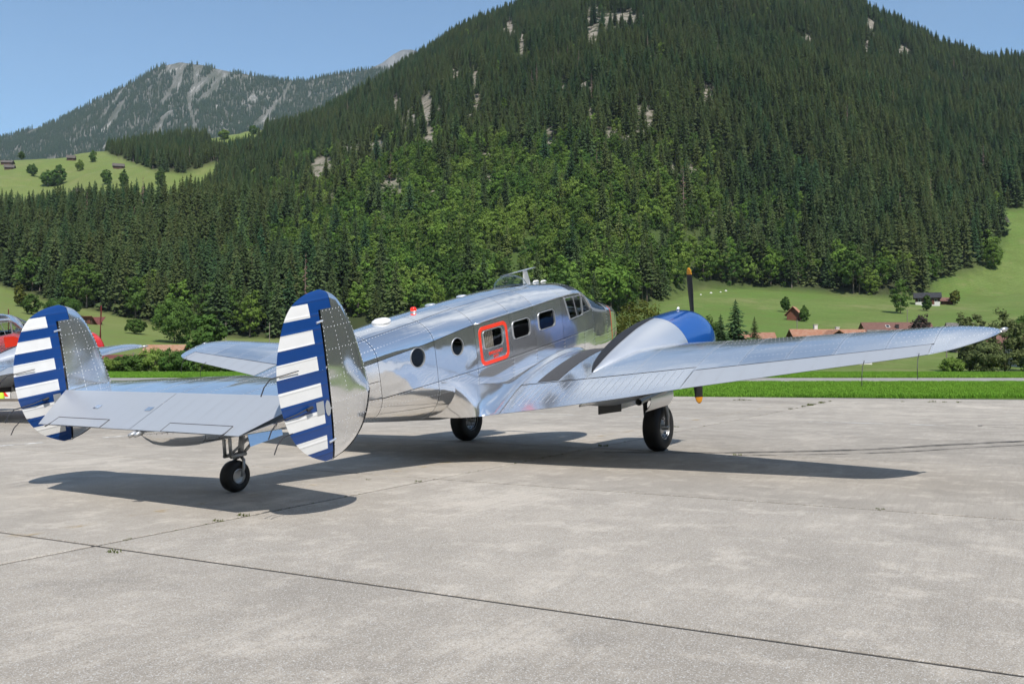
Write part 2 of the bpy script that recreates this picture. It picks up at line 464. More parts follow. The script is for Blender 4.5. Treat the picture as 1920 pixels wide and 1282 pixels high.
def ring(name, outer, inner, side, mat, parent, off0, off1):
    """frame between two loops of the same count on the fuselage side, with thickness"""
    A, B = side_pt(outer, side, off1), side_pt(inner, side, off1)
    A0, B0 = side_pt(outer, side, off0), side_pt(inner, side, off0)
    n = len(A); V = np.concatenate([A, B, A0, B0]); F = []
    for i in range(n):
        j = (i + 1) % n
        F += [(i, j, n + j, n + i), (2 * n + i, i, n * 0 + j - 0 if False else j, 2 * n + j) if False else (2 * n + i, 2 * n + j, j, i), (n + i, n + j, 3 * n + j, 3 * n + i)]
    o = mesh(name, V, F, mat, parent)
    return fix_normals(o)

def pane(name, lp, side, mat, parent, off):
    P_ = side_pt(lp, side, off)
    return mesh(name, P_, [tuple(range(len(P_)))], mat, parent)

# ---- wing surfaces
LE_T = pchip([(.5, .42), (1.97, .05), (3.6, -.38), (5.2, -.79), (6.3, -1.06), (6.8, -1.18), (7.1, -1.29), (7.22, -1.38), (7.268, -1.46)])
TE_T = pchip([(.5, -3.085), (.7, -3.08), (1.6, -3.07), (2.4, -3.02), (3.1, -2.93), (3.7, -2.79), (4.5, -2.71), (5.2, -2.635), (6.0, -2.57), (6.5, -2.52), (6.8, -2.38), (7.0, -2.14), (7.15, -1.88), (7.24, -1.64), (7.268, -1.47)])
def wing_z(y): return 1.32 + .129 * (y - .68)
def wing(y, s, side=-1, up=1):
    y, s = np.broadcast_arrays(np.asarray(y, float), np.asarray(s, float))
    le, te = LE_T(y), TE_T(y); ch = le - te
    t = np.interp(y, [.5, 3, 6.5, 7.268], [.165, .15, .115, .09])
    s_ = np.clip(s, 0, 1)
    yt = 5 * t * (.2969 * np.sqrt(s_) - .126 * s_ - .3516 * s_**2 + .2843 * s_**3 - .1036 * s_**4)
    cam_ = .022 * 4 * s_ * (1 - s_)
    z = wing_z(y) + ch * ((1 - s_) * math.tan(R(2.6)) + cam_ + up * yt)
    return np.stack([le - ch * s_, side * y, z], -1)

def fin_edges():
    le = [(3.69, -7.50), (3.66, -7.42), (3.62, -7.34), (3.54, -7.26), (3.37, -7.17), (3.15, -7.10), (2.93, -7.05), (2.73, -7.01), (2.65, -7.0), (2.55, -7.03), (2.45, -7.07), (2.31, -7.16), (2.2, -7.29), (2.13, -7.43), (2.09, -7.58), (2.075, -7.70)]
    te = [(3.69, -7.53), (3.675, -7.66), (3.63, -7.80), (3.58, -7.89), (3.46, -8.0), (3.31, -8.08), (3.18, -8.135), (3.05, -8.17), (2.88, -8.19), (2.72, -8.185), (2.6, -8.165), (2.45, -8.125), (2.33, -8.06), (2.21, -7.95), (2.14, -7.84), (2.09, -7.74), (2.075, -7.71)]
    return pchip(le), pchip(te)
FLE, FTE = fin_edges()
def hinge_x(z): return -7.60 - .10 * (2.9 - z) * .35
ZT_, ZB_ = 3.69, 2.075
NOTCH = 3.505
def fin_pt(x, z, yc, sgn):
    le, te = FLE(z), FTE(z); c = np.maximum(le - te, 1e-4)
    s = np.clip((le - x) / c, 0, 1)
    yt = 5 * .105 * (.2969 * np.sqrt(s) - .126 * s - .3516 * s**2 + .2843 * s**3 - .1036 * s**4)
    return np.stack([x, yc + sgn * yt * c, z], -1)

# ---- nacelle
N_W = pchip([(1.75, .40), (1.68, .50), (1.5, .565), (1.2, .59), (.26, .60), (-.3, .585), (-.9, .49), (-1.4, .35), (-1.8, .19), (-2.02, .06), (-2.1, .02), (-2.5, .012)])
N_T = pchip([(1.75, 1.98), (1.68, 2.08), (1.5, 2.15), (1.2, 2.185), (.26, 2.20), (-.3, 2.16), (-.9, 2.06), (-1.4, 1.95), (-1.8, 1.835), (-2.02, 1.76), (-2.1, 1.70), (-2.2, 1.55), (-2.5, 1.38)])
N_B = pchip([(1.75, 1.22), (1.68, 1.12), (1.5, 1.05), (1.2, 1.01), (.26, .99), (-.7, 1.04), (-1.46, 1.13), (-1.9, 1.22), (-2.3, 1.32), (-2.5, 1.35)])
NY = 1.97
def nac(x, a, side=-1):
    """a: angle from the top, positive towards the wing tip"""
    x, a = np.broadcast_arrays(np.asarray(x, float), np.asarray(a, float))
    w, zt, zb = N_W(x), N_T(x), N_B(x); zc = np.where(x > .3, (zt + zb) / 2, 1.59)
    zc = np.minimum(zc, zt - .02)
    z = np.where(np.cos(a) > 0, zc + (zt - zc) * np.cos(a), zc + (zc - zb) * np.cos(a))
    return np.stack([x, side * (NY + w * np.sin(a)), z], -1)

def stab(y, s, up=1):
    y, s = np.broadcast_arrays(np.asarray(y, float), np.asarray(s, float))
    ay = np.abs(y); le = -6.60 - .18 * ay; te = -7.63
    c = le + 8.05
    sc = (le - (le + (te - le) * s)) / c
    yt = 5 * .115 * (.2969 * np.sqrt(np.clip(sc, 0, 1)) - .126 * sc - .3516 * sc**2 + .2843 * sc**3 - .1036 * sc**4)
    return np.stack([le + (te - le) * s, y, 2.625 + up * yt * c], -1)

def make_airplane(label, group):
    root = empty('twin_engine_airplane', label=label, cat='airplane', group=group)
    # ------------------------------------------------ fuselage: frame and lining inside, sheet panels outside
    mb = MB()
    xs = np.linspace(-3.9, .55, 14)
    vv = np.linspace(.02, .62, 12)
    XX, VV = np.meshgrid(xs, vv, indexing='ij')
    L = fus(XX, VV, 1); L[..., 1] *= .93; L[..., 2] -= .02
    mb.grid(L)
    Rr = fus(XX[:, :5], VV[:, :5] * .55, -1); Rr[..., 2] -= .03
    mb.m = 1; mb.grid(Rr)
    fz = np.array([[[x, y * f_w(x) * .95, 1.86] for y in (-1, 1)] for x in np.linspace(-3.9, 1.0, 8)]); mb.grid(fz)
    for xb in (-3.9, ):
        ring_ = fus(np.full(16, xb), np.linspace(0, 1, 16), -1); ring2 = fus(np.full(16, xb), np.linspace(1, 0, 16), 1)
        pp = np.concatenate([ring_, ring2[1:-1]]); pp[:, 1:] = pp.mean(0)[1:] + (pp[:, 1:] - pp.mean(0)[1:]) * .97
        mb.add(pp, [tuple(range(len(pp)))])
    body = mb.build('fuselage', [LINING, DARKIN], root)
    riv = Rivets()
    Sr = lambda u, v: fus(u, v, -1)
    Sl = lambda u, v: fus(u, v, 1)
    stations = [-8.15, -7.55, -6.6, -5.75, -4.98, -3.95, -3.08, -2.15, -1.45, -.55, .20, .60]
    for a, b in zip(stations[:-1], stations[1:]):
        for S, fl in ((Sr, False), (Sl, True)):
            tail = b <= -6.5
            bands = [(0, .5), (.5, 1)] if tail else [(0, .17), (.17, .4)]
            lo = [] if tail else ([(.4, .56), (.56, .70), (.70, .86), (.86, 1)] if b <= -4.9 else None)
            for v0, v1 in bands:
                skin(S, a, b, v0, v1, 9, 9, ALU, body, not fl, riv=riv if S is Sr else None, inner_rows=0 if tail else 1)
            if lo is None:
                # window band ends at z = 2.02; panels below it
                if S is Sl: skin(S, a, b, .4, .62, 9, 9, ALU, body, not fl)
                low_ = lambda u, t, S=S, q=(S is Sr): S(u, (v_at(u, 2.02) if q else .62 + 0 * u) * (1 - t) + t)
                for v0, v1 in ((0, .42), (.42, 1)):
                    skin(low_, a, b, v0, v1, 9, 9, ALU, body, not fl, amp=.002, riv=riv if S is Sr else None, inner_rows=1)
                continue
            for v0, v1 in lo:
                skin(S, a, b, v0, v1, 9, 9, ALU, body, not fl, amp=.002, riv=riv if S is Sr else None, inner_rows=1)
    # nose: side sheets, deck, cap
    for a, b, cap in ((.60, 1.27, False), (1.27, 1.92, False), (1.92, 2.44, True)):
        for S, fl in ((Sr, False), (Sl, True)):
            if not cap:
                vb = .62
                skin(S, a, b, .4, vb, 9, 7, ALU, body, not fl, riv=riv if S is Sr else None)
                if a < 1 and S is Sr: pass
                skin(S, a, b, vb, .8, 9, 7, ALU, body, not fl, riv=riv if S is Sr else None)
                skin(S, a, b, .8, 1, 9, 7, ALU, body, not fl)
                if a > 1.2:
                    skin(S, a, b, .22, .4, 9, 7, ALU, body, not fl)
                    skin(S, a, b, 0, .22, 9, 7, BLACK, body, not fl, name='anti_glare_panel')
            else:
                skin(S, a, b, 0, 1, 12, 24, ALU, body, not fl, gap=.001, name='nose_cap')
        if a > 1.8:
            for S, fl in ((Sr, False), (Sl, True)):
                skin(S, 1.50, 1.532, .27, .72, 3, 16, MARK, body, not fl, gap=0, amp=0, lift=.002, name='red_nose_stripe')
    # ------------------------------------------------ window band on the right side
    zlo = lambda x: 2.02 + 0 * x
    zhi = lambda x: float(f_zs(x)) - .004
    def window(nm, rect, hole, frame_w, extra=()):
        holed('window_panel', (rect[0] + .003, rect[1] - .003, lambda x: 2.024, zhi), [hole], -1, ALU, body)
        c = hole.mean(0); out = c + (hole - c) * (1 + frame_w / np.abs(hole - c).max(0).mean())
        wroot = ring(nm, out, hole, -1, WHEELM, root, -.02, .008)
        pane('pane', hole, -1, GLASS, wroot, -.006)
        return wroot
    circ = lambda cx, cz, r: np.array([(cx + r * math.cos(a), cz + r * math.sin(a)) for a in np.linspace(0, 2 * math.pi, 29)[:-1]])
    # porthole panels
    window('porthole', (-4.98, -3.95), circ(-4.29, 2.42, .128), .008)
    window('porthole', (-3.95, -3.08), circ(-3.49, 2.42, .12), .008)
    # emergency exit
    ex_o = rrect(-2.99, -2.24, 2.03, 2.60, .11); ex_i = rrect(-2.935, -2.295, 2.085, 2.545, .075)
    hole = rrect(-2.875, -2.385, 2.265, 2.525, .06)
    holed('window_panel', (-3.077, -2.153, lambda x: 2.024, zhi), [rrect(-2.96, -2.27, 2.06, 2.57, .09)], -1, ALU, body)
    door = holed('emergency_exit', (-2.955, -2.275, lambda x: 2.065, lambda x: 2.565), [hole], -1, ALU, root, .001)
    door['label'] = 'emergency exit hatch outlined in red below the roof line'
    ring('red_frame', ex_o, ex_i, -1, MARK, door, 0, .004)
    ring('window_frame', hole + (hole - hole.mean(0)) * .05, hole, -1, WHEELM, door, -.02, .005)
    pane('pane', hole, -1, GLASS, door, -.006)
    for txt, zc, sz in (('EMERGENCY', 2.185, .062), ('EXIT', 2.120, .062)):
        cu = bpy.data.curves.new('lettering', 'FONT'); cu.body = txt; cu.size = sz; cu.align_x = 'CENTER'; cu.extrude = .0004
        cu.space_character = 1.05; cu.offset = .0012
        to = bpy.data.objects.new('lettering', cu); COL.objects.link(to)
        bpy.context.view_layer.update()
        cu.materials.append(MARK)
        COL.objects.unlink(to); me_ = bpy.data.meshes.new_from_object(to); bpy.data.objects.remove(to)
        me_.name = 'lettering'; to = link('lettering', me_, door)
        if not me_.materials: me_.materials.append(MARK)
        yy = float(f_w(-2.6)) * 1.01
        to.matrix_local = Matrix(((1, 0, 0, -2.60), (0, 0, -1, -yy - .003), (0, 1, 0, zc - .02), (0, 0, 0, 1)))
    window('cabin_window', (-2.15, -1.45), rrect(-2.08, -1.60, 2.275, 2.535, .07), .014)
    window('cabin_window', (-1.45, -.55), rrect(-1.31, -.81, 2.285, 2.55, .07), .014)
    # cockpit side: sliding pane and quarter light
    p1 = np.array([(-.40, 2.655), (-.385, 2.665), (.15, 2.64), (.165, 2.63), (.175, 2.33), (.165, 2.315), (-.27, 2.305), (-.285, 2.315)])
    p2 = np.array([(.215, 2.585), (.225, 2.59), (.36, 2.47), (.50, 2.355), (.50, 2.34), (.225, 2.335), (.215, 2.345)])
    holed('window_panel', (-.547, .597, lambda x: 2.024, zhi), [p1, p2], -1, ALU, body)
    for nm, pl in (('cockpit_side_window', p1), ('cockpit_quarter_window', p2)):
        c = pl.mean(0); out = c + (pl - c) * 1.09
        fr = ring(nm, out, pl, -1, WHEELM, root, -.015, .008); pane('pane', pl, -1, GLASS, fr, -.004)
        if nm == 'cockpit_side_window':
            q = MB(); a0 = side_pt(np.array([[-.12, 2.652]]), -1, .004)[0]; a1 = side_pt(np.array([[-.03, 2.308]]), -1, .004)[0]
            q.tube([a0, a1], .010, 6); q.build('sliding_frame', WHEELM, fr)
    # windscreen: two panes per side with posts
    for S, fl in ((Sr, False), (Sl, True)):
        w_ = skin(S, .615, 1.24, .035, .375, 9, 9, GLASS, root, not fl, gap=.0, amp=0, name='windscreen')
        skin(S, .595, 1.285, .375, .405, 9, 3, WHEELM, w_, not fl, gap=0, amp=0, lift=.006, name='frame')
        skin(S, .595, 1.285, 0, .035, 9, 3, WHEELM, w_, not fl, gap=0, amp=0, lift=.006, name='frame')
        skin(S, 1.235, 1.30, 0, .40, 3, 10, WHEELM, w_, not fl, gap=0, amp=0, lift=.005, name='frame')
        skin(S, .58, .625, 0, .40, 3, 10, WHEELM, w_, not fl, gap=0, amp=0, lift=.005, name='frame')
        sk_ = skin(S, -.10, .27, .20, .335, 4, 4, DARKIN, root, not fl, gap=0, amp=0, lift=.004, name='overhead_window')
        P(MATS['cabin_dark'].node_tree.nodes['Principled BSDF'], Roughness=.25)
    # drip rail along the shoulder
    for sd in (-1, 1):
        q = MB(); q.tube([tuple(fus(np.array(x), np.array(.4), sd) + np.array([0, sd * .004, 0])) for x in np.linspace(-3.08, .55, 18)], .011, 6)
        q.build('drip_rail', ALU, root, True)
    riv.build(body)
    # ------------------------------------------------ cockpit interior
    q = MB(); q.box((.75, 0, 2.12), (.10, 1.0, .34)); q.box((.66, 0, 2.30), (.30, 1.0, .03)); q.build('instrument_panel', DARKIN, root)
    for sy in (-1, 1):
        s_ = MB(); s_.box((-.28, sy * .32, 2.16), (.10, .42, .62), rot=Matrix.Rotation(R(-9), 3, 'Y')); s_.box((-.02, sy * .32, 1.93), (.46, .42, .10))
        auto_smooth(s_.build('cockpit_seat', SEAT, root))
        y_ = MB(); pts = [(.42 + .03 * math.sin(a), sy * .32 + .15 * math.cos(a), 2.26 + .13 * math.sin(a)) for a in np.linspace(-.6, math.pi + .6, 16)]
        y_.tube(pts, .014, 6); y_.tube([(.42, sy * .32, 2.26), (.66, sy * .32, 2.22)], .02, 6); y_.build('control_yoke', plain('yoke_grey', (.45, .46, .45), .5), root)
    for xs_ in (-2.75, -1.95, -1.15):
        for sy in (-1, 1):
            s_ = MB(); s_.box((xs_ - .2, sy * .36, 2.10), (.10, .44, .60), rot=Matrix.Rotation(R(-10), 3, 'Y')); s_.box((xs_, sy * .36, 1.95), (.44, .44, .10))
            s_.build('cabin_seat', SEAT, root)
    c_ = MB()
    for k in range(17):
        c_.box((-2.93 + .022 * k, -.645 + .012 * (k % 2), 2.38), (.022, .012, .42))
    c_.build('curtain', LINING, root)
    c_ = MB()
    for k in range(7):
        c_.box((-2.12 + .02 * k, -.645 + .012 * (k % 2), 2.38), (.02, .012, .42))
    c_.build('curtain', LINING, root)
    # ------------------------------------------------ roof fittings
    zt = lambda x: float(f_zt(x))
    d = MB(); n_ = 10
    d.lathe([(.285 * math.cos(a), .20 * math.sin(a)) for a in np.linspace(0, math.pi / 2 - .02, n_)], 28, Matrix.Translation((-.95, 0, zt(-.95) - .02)))
    dome = d.build('astrodome', DOMEG, root, True)
    q = MB(); q.lathe([(.28, 0), (.31, .0), (.312, .015), (.305, .025), (.285, .03)], 28, Matrix.Translation((-.95, 0, zt(-.95) - .035))); q.build('dome_ring', ALU, dome, True)
    q = MB(); q.lathe([(.0, 0), (.26, 0)], 24, Matrix.Translation((-.95, 0, zt(-.95) + .002))); q.build('dome_floor', DARKIN, dome)
    # T antenna
    a = MB()
    V_ = []
    for z, c0, c1, th in ((zt(-.42) - .02, -.54, -.30, .03), (zt(-.42) + .23, -.50, -.38, .018)):
        for k in range(12):
            an = 2 * math.pi * k / 12
            V_.append(((c0 + c1) / 2 + (c1 - c0) / 2 * math.cos(an), th * math.sin(an), z))
    a.add(V_, [(k, (k + 1) % 12, 12 + (k + 1) % 12, 12 + k) for k in range(12)])
    zz = zt(-.42) + .24
    a.add([(-1.22, -.004, zz - .02), (-1.22, .004, zz - .02), (-.62, .028, zz - .004), (-.30, .03, zz + .006), (-.08, .01, zz + .004), (-.08, -.01, zz + .004), (-.30, -.03, zz + .006), (-.62, -.028, zz - .004)],
          [tuple(range(8))])
    a.add([(-1.22, -.004, zz - .028), (-1.22, .004, zz - .028), (-.62, .028, zz - .016), (-.30, .03, zz - .008), (-.08, .01, zz - .006), (-.08, -.01, zz - .006), (-.30, -.03, zz - .008), (-.62, -.028, zz - .016)],
          [tuple(reversed(range(8)))] + [] )
    a.build('mast_antenna', NACM, root)
    for x in (-.20, .05):
        q = MB(); q.tube([(x - .09, -.05, zt(x) + .025), (x - .05, -.05, zt(x) + .035), (x + .05, -.05, zt(x) + .03), (x + .09, -.05, zt(x) + .02)], [.008, .015, .015, .008], 8); q.build('blade_antenna', WHITEP, root, True)
    # dish antenna and beacon
    q = MB(); q.lathe([(.0, .06), (.08, .055), (.12, .035), (.135, .015), (.13, .0), (.115, -.01)], 24, Matrix.Translation((-4.32, -.06, zt(-4.32) - .005)) @ Matrix.Rotation(R(-3.4), 4, 'Y')); q.build('disc_antenna', WHITEP, root, True)
    q = MB(); q.lathe([(.05, -.01), (.055, .012), (.045, .015)], 16, Matrix.Translation((-3.63, -.08, zt(-3.63)))); bc = q.build('beacon_base', WHEELM, root, True)
    q = MB(); q.lathe([(.042, .012), (.044, .04), (.038, .058), (.02, .066), (.001, .068)], 16, Matrix.Translation((-3.63, -.08, zt(-3.63))))
    bm_, bn, bl, bb = nodes_of('beacon_lit_red'); P(bb, Base_Color=(.6, .01, .01), Roughness=.2, Emission_Color=(1.0, .05, .02), Emission_Strength=0.7)
    q.build('beacon_lens', bm_, bc, True)
    for x in (-3.0, -2.2, .0):
        q = MB(); q.lathe([(.085, 0), (.08, .012), (.05, .022), (.0, .026)], 16, Matrix.Translation((x, .10, zt(x) - .012))); q.build('roof_vent', NACM, root, True)
    # ------------------------------------------------ wings
    ys = [.66, 1.32, 1.97, 2.72, 3.64, 4.25, 4.86, 5.47, 6.08, 6.62, 7.266]
    for sd in (-1, 1):
        Su = lambda u, v, sd=sd: wing(u, v, sd, 1)
        Sd = lambda u, v, sd=sd: wing(u, v, sd, -1)
        hs = lambda y: .735 if y < 3.64 else .775
        mb = MB()
        yy = np.concatenate([np.linspace(.5, 6.6, 40), np.linspace(6.65, 7.266, 14)])
        ss = (1 - np.cos(np.linspace(0, np.pi, 26))) / 2
        YY, SS = np.meshgrid(yy, ss, indexing='ij')
        mb.grid(Sd(YY, SS)); G = Su(YY, SS); G[..., 2] -= .007 * np.clip(SS * 30, 0, 1) * np.clip((1 - SS) * 12, 0, 1); mb.grid(G)
        wg = mb.build('wing', [ALU2], root, True)
        fix_normals(wg)
        riv = Rivets()
        fl = sd < 0
        for a, b in zip(ys[:-1], ys[1:]):
            tip = b > 7
            h_ = .985 if tip else hs((a + b) / 2)
            for s0, s1 in ((.012, .13), (.13, .40), (.40, h_)):
                skin(Su, a, b, s0, s1, 16 if tip else 9, 10, ALU2, wg, fl, amp=.0016, gap=.0015, riv=riv, rgap=.06, inner_rows=2 if not tip else 1)
        riv.build(wg)
        # flap with pressed ribs
        def ctrl(nm, y0, y1, s0, mat, rib, npan):
            q = MB(); yq = np.linspace(y0 + .006, y1 - .006, 16); sq = np.linspace(s0 + .006, .999, 6)
            Y2, S2 = np.meshgrid(yq, sq, indexing='ij')
            U_ = Su(Y2, S2); U_[..., 2] += .002; D_ = Sd(Y2, S2); D_[..., 2] -= .002
            q.grid(U_); q.grid(D_)
            o = fix_normals(q.build(nm, mat, wg, True))
            r_ = MB()
            for y in np.arange(y0 + .12, y1 - .05, rib):
                s_l = np.linspace(s0 + .02, .95, 5)
                a_ = Su(np.full(5, y - .006), s_l); b_ = Su(np.full(5, y + .006), s_l); a_[:, 2] += .005; b_[:, 2] += .005
                r_.grid(np.stack([a_, b_], 0) if sd < 0 else np.stack([b_, a_], 0))
            r_.build('pressed_ribs', RIBM if mat is ALU2 else mat, o, True, 'stuff')
            return o
        ctrl('flap', .96, 3.64, .74, ALU2, .115, 10)
        ail = ctrl('aileron', 3.66, 6.6, .78, SILVER, .30, 8)
        for y in (5.9, 6.5):
            p0 = Su(np.array(y), np.array(.97)); q = MB()
            q.tube([tuple(p0 + np.array([0, 0, .012])), tuple(p0 + np.array([-.10, 0, -.03])), tuple(p0 + np.array([-.16, 0, -.13])), tuple(p0 + np.array([-.19, 0, -.25]))], .0045, 5); q.build('static_wick', DARKST, ail)
        # walkway on the inner wing
        skin(Su, 1.09, 1.47, .10, .725, 6, 20, WALK, wg, fl, gap=0, amp=0, lift=.0045, name='walkway')
        # fillet to the fuselage
        xs_ = np.concatenate([np.linspace(.30, -3.08, 26), np.linspace(-3.14, -3.9, 12)]); rows = []
        for x in xs_:
            yq = float(np.interp(x, [-3.08, -2.3, -1.6, .3], [.96, .82, .78, .76]))
            xc = max(x, -3.075)
            s = np.clip((LE_T(yq) - xc) / (LE_T(yq) - TE_T(yq)), 0.0, .9995)
            p2_ = wing(yq, s, sd, 1); p2_[0] = x; p2_[2] += .005
            fw_ = float(f_w(x)); hgt = np.interp(x, [-3.9, -3.08, -2.3, -1.2, .0, .3], [.46, .46, .08, .06, .05, .03])
            sr = np.clip((LE_T(.7) - xc) / (LE_T(.7) - TE_T(.7)), 0, .998); zr = wing(.7, sr, sd, 1)[2]
            k = float(np.clip((x + 3.9) / .82, 0, 1)) ** 1.6
            zb_ = float(f_zb(x))
            p0_ = np.array([x, sd * (fw_ + .004), zr + hgt]); p1_ = np.array([x, sd * (fw_ + .05 + .004), zr + .02])
            if x < -3.08:
                q0, q1, q2 = (fus(np.array(x), np.array(v_), sd) + np.array([0, sd * .005, -.003]) for v_ in (.66, .76, .90))
                p0_, p1_, p2_ = p0_ * k + q0 * (1 - k), p1_ * k + q1 * (1 - k), p2_ * k + q2 * (1 - k)
            rows.append([(1 - t)**2 * p0_ + 2 * t * (1 - t) * p1_ + t**2 * p2_ for t in np.linspace(0, 1, 11)])
        m_ = MB().grid(np.array(rows)); o = m_.build('wing_fillet', ALU2, wg, True)
        fix_normals(o)
        # wing tip lamp
        q = MB(); tp = wing(7.26, .3, sd, 1); q.tube([tuple(tp + np.array([.02, 0, 0])), tuple(tp + np.array([.10, sd * .03, .0])), tuple(tp + np.array([.16, sd * .05, .0]))], [.03, .028, .012], 10); q.build('wing_tip_lamp', GLASS if False else WHEELM, wg, True)
        # ------------------------------------------------ nacelle, cowling, engine, propeller
        Sn = lambda u, v, sd=sd: nac(u, v, sd)
        mb = MB(); an = np.linspace(-np.pi, np.pi, 49); xq = np.linspace(-2.5, .27, 34)
        XX, AA = np.meshgrid(xq, an, indexing='ij'); Q = Sn(np.maximum(XX, -2.5), AA)
        nc = mb.grid(Q).build('engine_nacelle', NACM, root, True); fix_normals(nc)
        # black strip on the inboard upper side
        q = MB(); XX, AA = np.meshgrid(np.linspace(-2.09, .262, 24), np.linspace(-1.5, .03, 12), indexing='ij')
        B_ = Sn(XX, AA); cen = np.stack([XX, np.full_like(XX, sd * NY), np.full_like(XX, 1.59)], -1); dv = B_ - cen; dv /= np.linalg.norm(dv, axis=-1, keepdims=True) + 1e-9
        fix_normals(q.grid(B_ + dv * .004).build('anti_glare_panel', BLACK, nc, True))
        q = MB(); XX, AA = np.meshgrid(np.concatenate([np.linspace(.275, 1.5, 10), np.linspace(1.55, 1.75, 6)]), an, indexing='ij')
        Q = Sn(XX, AA); Qi = Sn(np.full(49, 1.62), an); Qi = np.stack([Q[-1], (Q[-1] + Qi) / 2, Qi], 0); Qi[1:, :, 1] = sd * NY + (Qi[1:, :, 1] - sd * NY) * .82; Qi[1:, :, 2] = 1.6 + (Qi[1:, :, 2] - 1.6) * .82
        q.grid(Q); q.grid(Qi)
        cw = q.build('cowling', BLUE, root, True); fix_normals(cw)
        q = MB(); q.tube([(1.30, sd * NY, 2.185), (1.34, sd * NY, 2.215)], .022, 8); q.build('cowl_latch', WHITEP, cw)
        Mx = Matrix.Translation((0, sd * NY, 1.6)) @ Matrix.Rotation(R(90), 4, 'Y')
        q = MB(); q.lathe([(.0, .6), (.5, .6)], 32, Mx); q.lathe([(.0, 1.62), (.12, 1.60), (.2, 1.4), (.24, 1.1), (.24, .9)], 24, Mx)
        for k in range(9):
            a_ = 2 * math.pi * k / 9
            q.tube([(1.15, sd * NY + .22 * math.sin(a_), 1.6 + .22 * math.cos(a_)), (1.15, sd * NY + .5 * math.sin(a_), 1.6 + .5 * math.cos(a_))], .085, 10)
        q.build('radial_engine', DARKST, root, True)
        q = MB(); q.lathe([(.0, 2.08), (.05, 2.07), (.085, 2.0), (.09, 1.86), (.07, 1.6)], 20, Mx); pr = q.build('propeller', STEEL, root, True)
        for k in (0, 1):
            rots = (1 if k == 0 else -1)
            def blade(r0, r1, nn):
                rows = []
                for r in np.linspace(r0, r1, nn):
                    f = (r - .08) / 1.17
                    ch = .5 * np.interp(f, [0, .12, .35, .6, .9, .97, 1.0], [.06, .10, .165, .18, .14, .10, .03])
                    th_ = np.interp(f, [0, .12, .4, 1], [.045, .028, .014, .006])
                    tw = R(np.interp(f, [0, 1], [58, 22]))
                    row = []
                    for k2 in range(12):
                        a_ = 2 * math.pi * k2 / 12
                        u_, w_ = ch * math.cos(a_), th_ * math.sin(a_)
                        row.append((1.95 + u_ * math.sin(tw) + w_ * math.cos(tw), sd * NY + rots * (u_ * math.cos(tw) - w_ * math.sin(tw)), 1.6 + rots * r))
                    rows.append(row)
                return np.array(rows)
            b_ = MB().grid(blade(.06, 1.13, 16), True).build('blade', PROPB, pr, True); fix_normals(b_)
            q = MB().grid(blade(1.13, 1.25, 5), True); q.F.append(tuple(4 * 12 + i for i in range(12))); q.M.append(0)
            fix_normals(q.build('blade_tip', TIPY, pr, True))
        # exhaust stub below the wing
        q = MB(); q.tube([(.25, sd * (NY + .30), 1.16), (-.3, sd * (NY + .34), 1.10), (-1.05, sd * (NY + .30), 1.12), (-1.2, sd * (NY + .30), 1.12)], [.05, .05, .05, .055], 12, caps=False); q.build('exhaust_pipe', STEEL, nc, True)
        # ------------------------------------------------ main gear (drawn upright on the ground, then turned into the body frame)
        def B(p): return g2b(*p)
        Mw = Matrix.Rotation(PITCH, 4, 'Y') @ Matrix.Translation((0, sd * NY, .395)) @ Matrix.Rotation(R(90), 4, 'X')
        tyre_p = [(.17, -.10), (.20, -.125), (.28, -.138), (.345, -.130), (.385, -.095), (.395, -.05), (.3965, 0), (.395, .05), (.385, .095), (.345, .130), (.28, .138), (.20, .125), (.17, .10)]
        q = MB(); q.lathe(tyre_p, 40, Mw)
        # flatten the contact patch
        wv = []
        for v in q.V:
            g = Vector((v[0] * math.cos(PITCH) - v[2] * math.sin(PITCH), v[1], v[0] * math.sin(PITCH) + v[2] * math.cos(PITCH)))
            if g.z < .012: g.z = .002; g.y = sd * NY + (g.y - sd * NY) * 1.06
            wv.append(B((g.x, g.y, g.z)))
        q.V = wv
        ty = q.build('main_wheel', RUBBER, root, True)
        q = MB()
        for s1 in (-1, 1):
            q.lathe([(.205, s1 * .118), (.19, s1 * .122), (.175, s1 * .09), (.12, s1 * .07), (.09, s1 * .085), (.0, s1 * .09)], 28, Mw)
        auto_smooth(q.build('rim', WHEELM, ty))
        q = MB()
        for k in range(8):
            a_ = 2 * math.pi * k / 8
            for s1 in (-1, 1):
                q.tube([B((.14 * math.cos(a_), sd * NY + s1 * .075, .395 + .14 * math.sin(a_))), B((.14 * math.cos(a_), sd * NY + s1 * .098, .395 + .14 * math.sin(a_)))], .012, 6)
        q.build('wheel_bolts', DARKST, ty, False, 'stuff')
        q = MB()
        for k in range(5):
            yy_ = (-.08 + .04 * k)
            q.lathe([(.3965 - abs(yy_)**2 * 1.6 + .0015, yy_ - .004), (.3965 - abs(yy_)**2 * 1.6 + .0022, yy_), (.3965 - abs(yy_)**2 * 1.6 + .0015, yy_ + .004)], 40, Mw)
        for s1 in (-1, 1):
            q = MB()
            q.tube([B((-.02, sd * NY + s1 * .165, .395)), B((-.07, sd * NY + s1 * .195, .60)), B((-.12, sd * NY + s1 * .185, .78)), B((-.16, sd * NY + s1 * .11, .93)), B((-.20, sd * NY + s1 * .05, 1.02))], [.035, .037, .038, .04, .045], 12)
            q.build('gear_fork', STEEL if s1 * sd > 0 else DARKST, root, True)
        q = MB(); q.tube([B((-.02, sd * NY - .20, .395)), B((-.02, sd * NY + .20, .395))], .045, 14); q.build('axle', STEEL, root, True)
        q = MB(); q.tube([B((-.20, sd * NY, .99)), B((-.25, sd * NY, 1.45))], .06, 14); q.tube([B((-.15, sd * NY, .9)), B((-1.0, sd * NY, 1.12))], .03, 8); q.build('shock_strut', STEEL, root, True)
